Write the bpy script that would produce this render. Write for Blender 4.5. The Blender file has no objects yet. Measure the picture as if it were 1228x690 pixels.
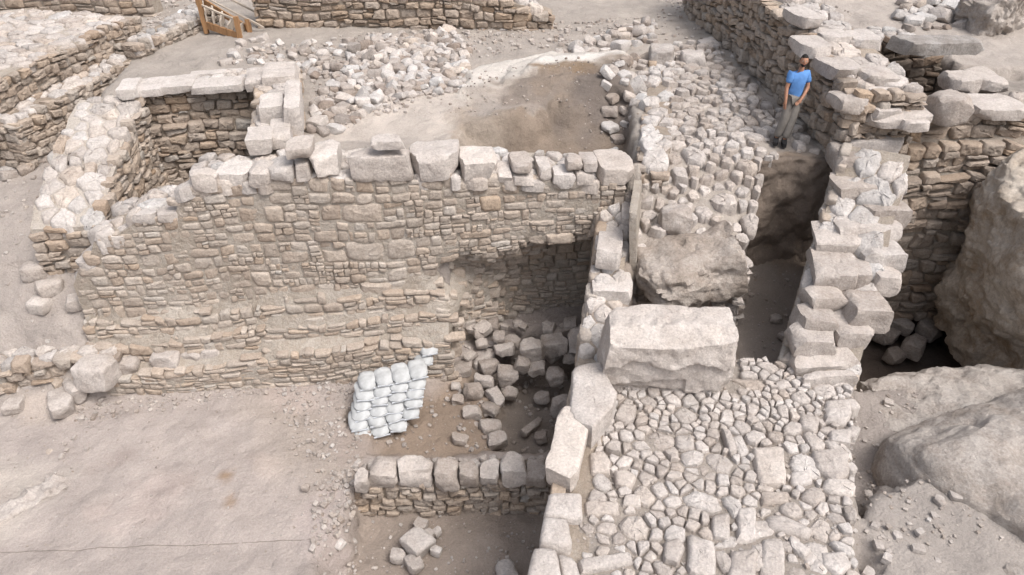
import bpy, math, random
import numpy as np
from mathutils import Vector, Matrix

C = bpy.context.scene
COL = C.collection
R = math.radians
rnd = random.Random(7)
rng = np.random.default_rng(11)

# ------------------------------------------------------------------ camera, sky, sun, exposure
CAM_Z, PITCH, FOC = 6.05, R(35), 850.0          # drone height, tilt below the horizon, focal length in photo pixels
cam_d = bpy.data.cameras.new('camera')
cam = bpy.data.objects.new('camera', cam_d); COL.objects.link(cam)
cam.location = (0, 0, CAM_Z); cam.rotation_euler = (R(90) - PITCH, 0, 0)
cam_d.sensor_width = 36; cam_d.lens = FOC / 1228 * 36
cam_d.clip_start = 0.1; cam_d.clip_end = 2000
C.camera = cam
SUN_EL, SUN_AZ = R(58), R(128)                  # high soft sun behind the viewer's right shoulder
w = bpy.data.worlds.new('World'); C.world = w; w.use_nodes = True
nt = w.node_tree
sky = nt.nodes.new('ShaderNodeTexSky'); sky.sky_type = 'NISHITA'; sky.sun_disc = False
sky.sun_elevation = SUN_EL; sky.sun_rotation = SUN_AZ; sky.dust_density = 6; sky.air_density = 1.0; sky.ozone_density = 0.3
hs = nt.nodes.new('ShaderNodeHueSaturation'); hs.inputs['Saturation'].default_value = .5      # milky overcast sky
nt.links.new(sky.outputs[0], hs.inputs['Color']); nt.links.new(hs.outputs[0], nt.nodes['Background'].inputs[0])
nt.nodes['Background'].inputs[1].default_value = 0.15
sd = bpy.data.lights.new('sun', 'SUN'); sd.energy = 1.35; sd.angle = R(26); sd.color = (1, .965, .93)
so = bpy.data.objects.new('sun', sd); COL.objects.link(so)
sv = Vector((math.sin(SUN_AZ) * math.cos(SUN_EL), math.cos(SUN_AZ) * math.cos(SUN_EL), math.sin(SUN_EL)))
so.rotation_euler = sv.to_track_quat('Z', 'Y').to_euler(); so.location = (0, 10, 30)
vs = C.view_settings
vs.view_transform = 'Standard'; vs.look = 'None'; vs.exposure = .53; vs.gamma = 1; vs.use_curve_mapping = False

# ------------------------------------------------------------------ survey helpers: photo pixel + known level -> world point
CS, SN = math.cos(PITCH), math.sin(PITCH)
def ray(px, py):
    v = 345 - py
    return (px - 614, FOC * CS + v * SN, -FOC * SN + v * CS)
def P(px, py, z):
    a = ray(px, py); t = (z - CAM_Z) / a[2]
    return (a[0] * t, a[1] * t, z)
def PY(px, py, Y):
    a = ray(px, py); t = Y / a[1]
    return (a[0] * t, Y, CAM_Z + a[2] * t)
def PW(pts, z): return [P(x, y, z)[:2] for x, y in pts]

# ------------------------------------------------------------------ numpy value noise
def _h(i, j, k):
    n = (i * 374761393 + j * 668265263 + k * 1442695041) & 0xFFFFFFFF
    n = ((n ^ (n >> 13)) * 1274126177) & 0xFFFFFFFF
    return ((n ^ (n >> 16)) & 0xFFFF) / 32767.5 - 1.0
def vnoise(p):
    p = np.asarray(p, float); i = np.floor(p).astype(np.int64); f = p - i; f = f * f * (3 - 2 * f)
    r = 0
    for dx in (0, 1):
        for dy in (0, 1):
            for dz in (0, 1):
                wgt = (f[:, 0] if dx else 1 - f[:, 0]) * (f[:, 1] if dy else 1 - f[:, 1]) * (f[:, 2] if dz else 1 - f[:, 2])
                r = r + wgt * _h(i[:, 0] + dx, i[:, 1] + dy, i[:, 2] + dz)
    return r
def fbm(p, o=4, g=.5):
    p = np.asarray(p, float); a, s, r = 1.0, 1.0, 0
    for k in range(o):
        r = r + a * vnoise(p * s + 17.3 * k); a *= g; s *= 2.03
    return r

# ------------------------------------------------------------------ mesh builder
class MB:
    def __init__(s): s.v = []; s.f3 = []; s.f4 = []; s.t = []; s.n = 0
    def add(s, v, quads=(), tris=(), tint=(.5, .5, .5)):
        v = np.asarray(v, float)
        s.v.append(v)
        if len(quads): s.f4.append(np.asarray(quads, np.int64) + s.n)
        if len(tris): s.f3.append(np.asarray(tris, np.int64) + s.n)
        t = np.asarray(tint, float)
        if t.ndim == 1: t = np.tile(t, (len(v), 1))
        s.t.append(t); s.n += len(v)
    def mesh(s, name, mat, sharp=48):
        me = bpy.data.meshes.new(name)
        v = np.concatenate(s.v); t = np.concatenate(s.t)
        f4 = np.concatenate(s.f4) if s.f4 else np.zeros((0, 4), np.int64)
        f3 = np.concatenate(s.f3) if s.f3 else np.zeros((0, 3), np.int64)
        me.vertices.add(len(v)); me.vertices.foreach_set('co', v.ravel().astype(np.float32))
        li = np.concatenate([f4.ravel(), f3.ravel()]).astype(np.int32)
        me.loops.add(len(li)); me.loops.foreach_set('vertex_index', li)
        st = np.concatenate([np.arange(len(f4)) * 4, len(f4) * 4 + np.arange(len(f3)) * 3]).astype(np.int32)
        me.polygons.add(len(st)); me.polygons.foreach_set('loop_start', st)
        me.update(calc_edges=True); me.validate()
        a = me.color_attributes.new('tint', 'FLOAT_COLOR', 'POINT')
        a.data.foreach_set('color', np.concatenate([t, np.ones((len(t), 1))], 1).ravel().astype(np.float32))
        me.polygons.foreach_set('use_smooth', np.ones(len(me.polygons), bool))
        if sharp: me.set_sharp_from_angle(angle=R(sharp))
        if mat: me.materials.append(mat)
        return me
    def build(s, name, mat, parent=None, sharp=48):
        o = bpy.data.objects.new(name, s.mesh(name, mat, sharp)); COL.objects.link(o)
        if parent: o.parent = parent
        return o

def tag(o, label=None, cat=None, group=None, kind=None):
    if label: o['label'] = label
    if cat: o['category'] = cat
    if group: o['group'] = group
    if kind: o['kind'] = kind
    return o
def thing(name, label, cat, loc=(0, 0, 0), group=None):
    o = bpy.data.objects.new(name, None); o.empty_display_size = .2; COL.objects.link(o); o.location = loc
    return tag(o, label, cat, group)

# ------------------------------------------------------------------ materials
def mat_stone(name, ramp, rough=.93, bump=.6, scale=1.0, objrand=.25, contrast=1.0):
    m = bpy.data.materials.new(name); m.use_nodes = True
    n = m.node_tree.nodes; L = m.node_tree.links; b = n['Principled BSDF']
    geo = n.new('ShaderNodeNewGeometry'); at = n.new('ShaderNodeAttribute'); at.attribute_name = 'tint'
    sep = n.new('ShaderNodeSeparateColor'); L.new(at.outputs['Color'], sep.inputs[0])
    oi = n.new('ShaderNodeObjectInfo')
    # fac = tint.r + (objrandom-.5)*objrand + noise
    no = n.new('ShaderNodeTexNoise'); no.inputs['Scale'].default_value = 2.6 * scale; no.inputs['Detail'].default_value = 9; no.inputs['Roughness'].default_value = .68
    L.new(geo.outputs['Position'], no.inputs['Vector'])
    m1 = n.new('ShaderNodeMath'); m1.operation = 'MULTIPLY_ADD'; L.new(oi.outputs['Random'], m1.inputs[0]); m1.inputs[1].default_value = objrand; L.new(sep.outputs[0], m1.inputs[2])
    m2 = n.new('ShaderNodeMath'); m2.operation = 'MULTIPLY_ADD'; L.new(no.outputs['Fac'], m2.inputs[0]); m2.inputs[1].default_value = .9 * contrast; L.new(m1.outputs[0], m2.inputs[2])
    m3 = n.new('ShaderNodeMath'); m3.operation = 'SUBTRACT'; L.new(m2.outputs[0], m3.inputs[0]); m3.inputs[1].default_value = .45 * contrast + objrand / 2
    cr = n.new('ShaderNodeValToRGB'); L.new(m3.outputs[0], cr.inputs[0])
    e = cr.color_ramp.elements
    while len(e) < len(ramp): e.new(.5)
    for k, (pos, c) in enumerate(ramp): e[k].position = pos; e[k].color = (*c, 1)
    # hue shift to warm by tint.g
    mx = n.new('ShaderNodeMix'); mx.data_type = 'RGBA'; mx.blend_type = 'MULTIPLY'
    mg = n.new('ShaderNodeMapRange'); L.new(sep.outputs[1], mg.inputs[0]); mg.inputs[1].default_value = .5; mg.inputs[2].default_value = 1; mg.inputs[3].default_value = 0; mg.inputs[4].default_value = 1
    L.new(mg.outputs[0], mx.inputs[0]); L.new(cr.outputs[0], mx.inputs[6]); mx.inputs[7].default_value = (1.0, .87, .72, 1)
    mc = n.new('ShaderNodeMix'); mc.data_type = 'RGBA'; mc.blend_type = 'MULTIPLY'
    mg2 = n.new('ShaderNodeMapRange'); L.new(sep.outputs[1], mg2.inputs[0]); mg2.inputs[1].default_value = .5; mg2.inputs[2].default_value = 0; mg2.inputs[3].default_value = 0; mg2.inputs[4].default_value = 1
    L.new(mg2.outputs[0], mc.inputs[0]); L.new(mx.outputs[2], mc.inputs[6]); mc.inputs[7].default_value = (.84, .93, 1.0, 1)
    # speckle: pits and lichen grains
    n2 = n.new('ShaderNodeTexNoise'); n2.inputs['Scale'].default_value = 26 * scale; n2.inputs['Detail'].default_value = 6; n2.inputs['Roughness'].default_value = .75
    L.new(geo.outputs['Position'], n2.inputs['Vector'])
    rp = n.new('ShaderNodeMapRange'); L.new(n2.outputs['Fac'], rp.inputs[0]); rp.inputs[1].default_value = .32; rp.inputs[2].default_value = .62; rp.inputs[3].default_value = .72; rp.inputs[4].default_value = 1.08
    mm = n.new('ShaderNodeMix'); mm.data_type = 'RGBA'; mm.blend_type = 'MULTIPLY'; mm.inputs[0].default_value = 1
    L.new(mc.outputs[2], mm.inputs[6]); L.new(rp.outputs[0], mm.inputs[7])
    L.new(mm.outputs[2], b.inputs['Base Color'])
    b.inputs['Roughness'].default_value = rough; b.inputs['Specular IOR Level'].default_value = .15
    n3 = n.new('ShaderNodeTexNoise'); n3.inputs['Scale'].default_value = 9 * scale; n3.inputs['Detail'].default_value = 10; n3.inputs['Roughness'].default_value = .7
    L.new(geo.outputs['Position'], n3.inputs['Vector'])
    n4 = n.new('ShaderNodeTexNoise'); n4.inputs['Scale'].default_value = 3.0 * scale; n4.inputs['Detail'].default_value = 8; n4.inputs['Roughness'].default_value = .6
    n4.noise_type = 'RIDGED_MULTIFRACTAL'; n4.normalize = True; L.new(geo.outputs['Position'], n4.inputs['Vector'])
    ad = n.new('ShaderNodeMath'); ad.operation = 'MULTIPLY_ADD'; L.new(n4.outputs['Fac'], ad.inputs[0]); ad.inputs[1].default_value = -.5; L.new(n3.outputs['Fac'], ad.inputs[2])
    bp = n.new('ShaderNodeBump'); bp.inputs['Strength'].default_value = bump; bp.inputs['Distance'].default_value = .07
    L.new(ad.outputs[0], bp.inputs['Height']); L.new(bp.outputs[0], b.inputs['Normal'])
    return m

M_PALE = mat_stone('pale_limestone', [(0, (.225, .185, .16)), (.3, (.355, .31, .278)), (.6, (.46, .415, .385)), (1, (.61, .568, .54))], bump=.8, contrast=1.25)
M_WALL = mat_stone('wall_limestone', [(0, (.235, .185, .148)), (.35, (.37, .308, .258)), (.65, (.45, .388, .335)), (1, (.57, .515, .465))], bump=.75)
M_MORTAR = mat_stone('earth_mortar', [(0, (.20, .16, .125)), (.4, (.33, .275, .225)), (.7, (.41, .355, .30)), (1, (.52, .47, .42))], scale=2.2, bump=.9)
M_GREYROCK = mat_stone('grey_bedrock', [(0, (.20, .168, .14)), (.35, (.33, .285, .25)), (.6, (.43, .385, .35)), (1, (.55, .51, .475))], scale=.8, bump=1.2, contrast=1.7)
M_ROCK = mat_stone('bedrock', [(0, (.20, .15, .10)), (.35, (.33, .255, .185)), (.6, (.46, .40, .34)), (1, (.62, .57, .51))], scale=.6, bump=1.2, contrast=1.9)

def mat_ground():
    m = bpy.data.materials.new('excavated_soil'); m.use_nodes = True
    n = m.node_tree.nodes; L = m.node_tree.links; b = n['Principled BSDF']
    geo = n.new('ShaderNodeNewGeometry'); at = n.new('ShaderNodeAttribute'); at.attribute_name = 'tint'
    no = n.new('ShaderNodeTexNoise'); no.inputs['Scale'].default_value = 1.3; no.inputs['Detail'].default_value = 10; no.inputs['Roughness'].default_value = .65
    L.new(geo.outputs['Position'], no.inputs['Vector'])
    n2 = n.new('ShaderNodeTexNoise'); n2.inputs['Scale'].default_value = 34; n2.inputs['Detail'].default_value = 5; n2.inputs['Roughness'].default_value = .8
    L.new(geo.outputs['Position'], n2.inputs['Vector'])
    r1 = n.new('ShaderNodeMapRange'); L.new(no.outputs['Fac'], r1.inputs[0]); r1.inputs[1].default_value = .3; r1.inputs[2].default_value = .7; r1.inputs[3].default_value = .82; r1.inputs[4].default_value = 1.1
    r2 = n.new('ShaderNodeMapRange'); L.new(n2.outputs['Fac'], r2.inputs[0]); r2.inputs[1].default_value = .3; r2.inputs[2].default_value = .66; r2.inputs[3].default_value = .8; r2.inputs[4].default_value = 1.08
    mu = n.new('ShaderNodeMath'); mu.operation = 'MULTIPLY'; L.new(r1.outputs[0], mu.inputs[0]); L.new(r2.outputs[0], mu.inputs[1])
    mm = n.new('ShaderNodeMix'); mm.data_type = 'RGBA'; mm.blend_type = 'MULTIPLY'; mm.inputs[0].default_value = 1
    L.new(at.outputs['Color'], mm.inputs[6]); L.new(mu.outputs[0], mm.inputs[7]); L.new(mm.outputs[2], b.inputs['Base Color'])
    b.inputs['Roughness'].default_value = .97; b.inputs['Specular IOR Level'].default_value = .1
    n3 = n.new('ShaderNodeTexNoise'); n3.inputs['Scale'].default_value = 7; n3.inputs['Detail'].default_value = 12; n3.inputs['Roughness'].default_value = .72
    L.new(geo.outputs['Position'], n3.inputs['Vector'])
    bp = n.new('ShaderNodeBump'); bp.inputs['Strength'].default_value = 1.0; bp.inputs['Distance'].default_value = .08
    L.new(n3.outputs['Fac'], bp.inputs['Height']); L.new(bp.outputs[0], b.inputs['Normal'])
    return m
M_SOIL = mat_ground()

def mat_plain(name, c, rough=.8, bump=0, bscale=60, var=.15, vscale=8, stretch=None):
    m = bpy.data.materials.new(name); m.use_nodes = True
    n = m.node_tree.nodes; L = m.node_tree.links; b = n['Principled BSDF']
    tc = n.new('ShaderNodeTexCoord'); src = tc.outputs['Object']
    if stretch:
        mp = n.new('ShaderNodeMapping'); mp.inputs['Scale'].default_value = stretch; L.new(src, mp.inputs[0]); src = mp.outputs[0]
    no = n.new('ShaderNodeTexNoise'); no.inputs['Scale'].default_value = vscale; no.inputs['Detail'].default_value = 6; L.new(src, no.inputs['Vector'])
    r1 = n.new('ShaderNodeMapRange'); L.new(no.outputs['Fac'], r1.inputs[0]); r1.inputs[1].default_value = .3; r1.inputs[2].default_value = .7; r1.inputs[3].default_value = 1 - var; r1.inputs[4].default_value = 1 + var
    mm = n.new('ShaderNodeMix'); mm.data_type = 'RGBA'; mm.blend_type = 'MULTIPLY'; mm.inputs[0].default_value = 1
    mm.inputs[6].default_value = (*c, 1); L.new(r1.outputs[0], mm.inputs[7]); L.new(mm.outputs[2], b.inputs['Base Color'])
    b.inputs['Roughness'].default_value = rough; b.inputs['Specular IOR Level'].default_value = .25
    if bump:
        n3 = n.new('ShaderNodeTexNoise'); n3.inputs['Scale'].default_value = bscale; n3.inputs['Detail'].default_value = 4; L.new(src, n3.inputs['Vector'])
        bp = n.new('ShaderNodeBump'); bp.inputs['Strength'].default_value = bump; bp.inputs['Distance'].default_value = .01
        L.new(n3.outputs['Fac'], bp.inputs['Height']); L.new(bp.outputs[0], b.inputs['Normal'])
    return m

# ------------------------------------------------------------------ rocks and stones
_cube = {}
def cube_grid(nx, ny, nz):
    key = (nx, ny, nz)
    if key in _cube: return _cube[key]
    V = []; idx = {}; Q = []
    def vid(p):
        k = tuple(round(c, 5) for c in p)
        if k not in idx: idx[k] = len(V); V.append(p)
        return idx[k]
    N = (nx, ny, nz)
    for ax in range(3):
        a, b = (ax + 1) % 3, (ax + 2) % 3
        for s in (-1, 1):
            for i in range(N[a]):
                for j in range(N[b]):
                    q = []
                    for di, dj in ((0, 0), (1, 0), (1, 1), (0, 1)):
                        p = [0, 0, 0]; p[ax] = s; p[a] = -1 + 2 * (i + di) / N[a]; p[b] = -1 + 2 * (j + dj) / N[b]
                        q.append(vid(tuple(p)))
                    Q.append(q if s > 0 else q[::-1])
    _cube[key] = (np.array(V), np.array(Q)); return _cube[key]

def rock_verts(size, step, rnd_frac=.25, amp=.05, freq=2.0, cuts=6, cutd=.86, seed=0, oct=3, taper=None, maxn=26, planes=(), relief=0):
    """irregular stone: rounded box, planar breaks, fractal surface; centred, size in metres"""
    r = np.random.default_rng(seed)
    h = np.array(size) / 2
    N = [int(min(maxn, max(2, round(s / step)))) for s in size]
    V, Q = cube_grid(*N)
    p = V * h
    rad = rnd_frac * h.min()
    inner = np.clip(p, -(h - rad), h - rad)
    d = p - inner; ln = np.linalg.norm(d, axis=1, keepdims=True); d = d / np.maximum(ln, 1e-9)
    p = inner + d * rad
    for k in range(cuts):                                       # broken corners and edges
        nrm = r.normal(size=3); nrm /= np.linalg.norm(nrm)
        # favour directions that clip edges/corners
        sup = np.abs(nrm * h).sum() * (cutd + r.uniform(-.06, .08))
        dist = p @ nrm - sup
        p = p - np.outer(np.maximum(dist, 0), nrm)
    for nx, ny, nz, dd in planes:
        nrm = np.array([nx, ny, nz], float); nrm /= np.linalg.norm(nrm); p = p - np.outer(np.maximum(p @ nrm - dd, 0), nrm)
    off = r.uniform(-50, 50, 3)
    s = h.min() * 2
    nrmv = p / np.maximum(np.linalg.norm(p / h, axis=1, keepdims=True), 1e-6) / h ** 2
    nrmv /= np.maximum(np.linalg.norm(nrmv, axis=1, keepdims=True), 1e-9)
    p = p + nrmv * (fbm(p / s * freq + off, oct)[:, None] * amp * s)
    p = p + nrmv * (np.minimum(fbm(p / s * freq * 2.4 + off * 2, 3) + .25, 0)[:, None] * amp * .9 * s)      # spalls
    p = p + np.stack([fbm(p / s * .8 + off + 31, 2), fbm(p / s * .8 + off + 57, 2), fbm(p / s * .8 + off + 83, 2)], 1) * (amp * .9 * s)
    if relief:
        fr = np.clip((-p[:, 1] / h[1] - .55) / .3, 0, 1)
        lip = .05 + .16 * vnoise(np.stack([p[:, 0] * 2.1 + 3, p[:, 0] * 0, p[:, 0] * 0], 1)) + .05 * vnoise(p * 7)
        p[:, 1] += fr * relief * np.clip((lip - p[:, 2]) / .06, 0, 1)
        lip2 = -.28 + .12 * vnoise(np.stack([p[:, 0] * 2.7 + 9, p[:, 0] * 0, p[:, 0] * 0], 1)) + .05 * vnoise(p * 8 + 5)
        p[:, 1] += fr * relief * .7 * np.clip((lip2 - p[:, 2]) / .05, 0, 1) * (p[:, 0] < .3)
        p = p + nrmv * (fbm(p * 5 + 3, 4, .6)[:, None] * .02)
    if taper is not None:
        f = 1 + taper[0] * (p[:, 2:3] / h[2]); p[:, :1] *= f; 
        p[:, 0:1] += taper[1] * p[:, 2:3]
    return p, Q

def rtint(lo=.3, hi=.75, warm=.5, wv=.12):
    return (rnd.uniform(lo, hi), min(1, max(0, rnd.gauss(warm, wv))), rnd.random())

def rot(rz, rx=0, ry=0):
    return np.array(Matrix.Rotation(rz, 3, 'Z') @ Matrix.Rotation(rx, 3, 'X') @ Matrix.Rotation(ry, 3, 'Y'))

_seed = [100]
def block(name, mat, size, loc, rz=0, rx=0, ry=0, parent=None, step=.09, tint=None, **kw):
    """one stone as one object, origin at its centre"""
    _seed[0] += 1
    kw.setdefault('taper', (rnd.uniform(-.1, .1), rnd.uniform(-.12, .12)))
    p, Q = rock_verts(size, step, seed=_seed[0], **kw)
    mb = MB(); mb.add(p, Q, tint=tint or rtint())
    o = mb.build(name, mat, parent, 33)
    o.location = Vector(loc) - (parent.location if parent else Vector((0, 0, 0)))
    o.rotation_euler = (rx, ry, rz)
    return o

def survey(L, Rr, tb, ft, fb, zb=None, Y=None):
    """block measured off the photo: left/right, back top edge, front top edge, front bottom edge"""
    cx = (L + Rr) / 2
    if Y is None: Y = P(cx, fb, zb)[1]
    zb = PY(cx, fb, Y)[2]
    zt = PY(cx, ft, Y)[2]
    yb = max(P(cx, tb, zt)[1], Y + .12)
    x0, x1 = PY(L, ft, Y)[0], PY(Rr, ft, Y)[0]
    xc = (x0 + x1) / 2 * (Y + yb) / 2 / Y * .35 + (x0 + x1) / 2 * .65
    return (x1 - x0, yb - Y, zt - zb + .04), (xc, (Y + yb) / 2, (zb + zt) / 2 - .02)

def cell_stone(mb, poly, frame, prot, depth, tint, r, dome=.35, tilt=.05, rough=.03, seg=3):
    """stone from a 2-D outline in the frame (origin, u, v, n)"""
    poly = np.asarray(poly, float); c = poly.mean(0); d = poly - c
    # corner rounding then resample
    k = len(d); pts = []
    for i in range(k):
        a, b, e = d[i - 1], d[i], d[(i + 1) % k]
        f = r.uniform(.08, .24)
        p0 = b + (a - b) * f; p1 = b + (e - b) * f
        pts.append(p0); pts.append((p0 + p1) / 4 + b / 2)
        pts.append(p1)
    out = []
    for i in range(len(pts)):
        a, b = pts[i], pts[(i + 1) % len(pts)]
        out.append(a)
        if np.linalg.norm(b - a) > .14: out.append((a + b) / 2)
    o = np.array(out); n = len(o)
    size = math.sqrt(max(1e-6, abs(np.sum(o[:, 0] * np.roll(o[:, 1], -1) - o[:, 1] * np.roll(o[:, 0], -1))) / 2))
    o = o * (1 + r.normal(0, .025, (n, 1)))
    t = r.normal(0, tilt, 2)
    bev = min(.045, size * .12)
    rings = [(1.0, -depth, 0), (1.0, prot * .45 - bev, .3), (1 - bev / size * .9, prot - bev * .45, .6), (1 - bev / size * 2.6, prot, 1)]
    for q in range(1, seg): rings.append(((1 - bev / size * 2.6) * (1 - q / seg), prot, 1.0))
    V = []
    for s_, z, nz in rings:
        q = o * s_
        zz = z + (q @ t) * (1 if nz > 0 else 0) + dome * bev * (1 - s_) + r.normal(0, rough * size, n) * nz * .55
        if nz: q = q + r.normal(0, rough * size * .5, (n, 2))
        V.append(np.concatenate([q, zz[:, None] if np.ndim(zz) else np.full((n, 1), zz)], 1))
    V = np.concatenate(V + [np.array([[0, 0, prot + dome * bev + r.normal(0, rough * size * .5)]])])
    i = np.arange(n); j = (i + 1) % n
    Q = np.concatenate([np.stack([k * n + i, k * n + j, (k + 1) * n + j, (k + 1) * n + i], 1) for k in range(len(rings) - 1)])
    T = np.stack([(len(rings) - 1) * n + i, (len(rings) - 1) * n + j, np.full(n, len(V) - 1)], 1)
    O, U, W, Nn = [np.asarray(x, float) for x in frame]
    V[:, 0] += c[0]; V[:, 1] += c[1]
    Wd = O + np.outer(V[:, 0], U) + np.outer(V[:, 1], W) + np.outer(V[:, 2], Nn)
    mb.add(Wd, Q, T, tint)
    return c

def clip_poly(poly, nrm, off):
    out = []; k = len(poly)
    for i in range(k):
        a, b = poly[i], poly[(i + 1) % k]
        da, db = a[0] * nrm[0] + a[1] * nrm[1] - off, b[0] * nrm[0] + b[1] * nrm[1] - off
        if da <= 0: out.append(a)
        if (da < 0 < db) or (db < 0 < da):
            t = da / (da - db); out.append((a[0] + (b[0] - a[0]) * t, a[1] + (b[1] - a[1]) * t))
    return out
def inside(poly, x, y):
    poly = np.asarray(poly); x = np.asarray(x, float); y = np.asarray(y, float); r = np.zeros(x.shape, bool)
    for i in range(len(poly)):
        (x0, y0), (x1, y1) = poly[i - 1], poly[i]
        if y0 == y1: continue
        c = ((y0 > y) != (y1 > y)) & (x < (x1 - x0) * (y - y0) / (y1 - y0) + x0)
        r ^= c
    return r
def sdist(poly, x, y):
    d = np.full(np.shape(x), 1e9)
    for i in range(len(poly)):
        (x0, y0), (x1, y1) = poly[i - 1], poly[i]
        ex, ey = x1 - x0, y1 - y0; L2 = ex * ex + ey * ey + 1e-12
        t = np.clip(((x - x0) * ex + (y - y0) * ey) / L2, 0, 1)
        d = np.minimum(d, np.hypot(x - x0 - t * ex, y - y0 - t * ey))
    return np.where(inside(poly, x, y), d, -d)

def poisson(poly, dfun, n_try, r, keep_out=()):
    poly = np.asarray(poly); lo, hi = poly.min(0), poly.max(0)
    cand = r.uniform(lo, hi, (n_try, 2)); cand = cand[inside(poly, cand[:, 0], cand[:, 1])]
    for q in keep_out: cand = cand[~inside(q, cand[:, 0], cand[:, 1])]
    pts = np.zeros((0, 2)); rad = np.zeros(0)
    for c in cand:
        d = dfun(c[0], c[1], r)
        if len(pts) and np.any(np.hypot(pts[:, 0] - c[0], pts[:, 1] - c[1]) < (rad + d) / 2): continue
        pts = np.vstack([pts, c]); rad = np.append(rad, d)
    return pts, rad
def power_cells(pts, rad, bound, gap=.02):
    cells = []
    w2 = (rad / 2) ** 2
    for i in range(len(pts)):
        d = np.hypot(*(pts - pts[i]).T); nb = np.argsort(d)[1:26]
        poly = [(pts[i][0] + a * 2.2 * rad[i] , pts[i][1] + b * 2.2 * rad[i]) for a, b in ((-.6, -.6), (.6, -.6), (.6, .6), (-.6, .6))]
        for j in nb:
            nv = pts[j] - pts[i]; L = np.hypot(*nv)
            if L > rad[i] + 1.5: break
            off = (np.dot(pts[j], pts[j]) - np.dot(pts[i], pts[i]) - w2[j] + w2[i]) / 2
            poly = clip_poly(poly, nv / L, off / L - gap / 2)
            if len(poly) < 3: break
        # drop tiny edges
        q = []
        for k in range(len(poly)):
            if not q or math.hypot(poly[k][0] - q[-1][0], poly[k][1] - q[-1][1]) > .03: q.append(poly[k])
        if len(q) > 2 and math.hypot(q[0][0] - q[-1][0], q[0][1] - q[-1][1]) < .03: q.pop()
        cells.append(q if len(q) >= 3 else None)
    return cells

def hull(p):
    p = sorted(map(tuple, p)); 
    def half(q):
        h = []
        for c in q:
            while len(h) > 1 and (h[-1][0] - h[-2][0]) * (c[1] - h[-2][1]) - (h[-1][1] - h[-2][1]) * (c[0] - h[-2][0]) <= 0: h.pop()
            h.append(c)
        return h
    a, b = half(p), half(p[::-1]); return a[:-1] + b[:-1]
def fitted(poly, dfun, ntry, r, keep=(), extra=None, gap=.02, pair=.55, ang=(0, math.pi), mind=.17):
    """fitted irregular stones filling an outline: (centre, outline) of each; long stones come from two joined cells"""
    pts, rad = poisson(poly, dfun, ntry, r, keep)
    S, Rd, ID = [], [], []
    for i, (c, d) in enumerate(zip(pts, rad)):
        if r.random() < pair and d > mind:
            a = r.uniform(*ang); v = np.array([math.cos(a), math.sin(a)]) * d * r.uniform(.22, .34)
            for sg in (-1, 1): S.append(c + v * sg); Rd.append(d * .66); ID.append(i)
        else: S.append(c); Rd.append(d); ID.append(i)
    if extra is not None:
        for p_, d in zip(*extra): S.append(p_); Rd.append(d); ID.append(-1)
    k = len(poly); area = sum(poly[i - 1][0] * poly[i][1] - poly[i][0] * poly[i - 1][1] for i in range(k))
    for i in range(k):
        a, b = np.array(poly[i - 1]), np.array(poly[i]); e = b - a; Ln = np.hypot(*e); nrm = np.array([e[1], -e[0]]) / Ln * (1 if area > 0 else -1)
        for t in np.arange(.5, max(1, int(Ln / .16))) / max(1, int(Ln / .16)): S.append(a + e * t + nrm * .09); Rd.append(.16); ID.append(-1)
    S = np.array(S); Rd = np.array(Rd); cells = power_cells(S, Rd, poly, gap)
    by = {}
    for i, c in zip(ID, cells):
        if i >= 0 and c is not None: by.setdefault(i, []).append(c)
    out = []
    for i, cs in by.items():
        pl = cs[0] if len(cs) == 1 else hull([q for c in cs for q in c])
        if len(pl) >= 3:
            q = np.array(pl)
            if sdist(poly, q[:, 0], q[:, 1]).min() > -.16: out.append((pts[i], pl))
    return out

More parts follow.
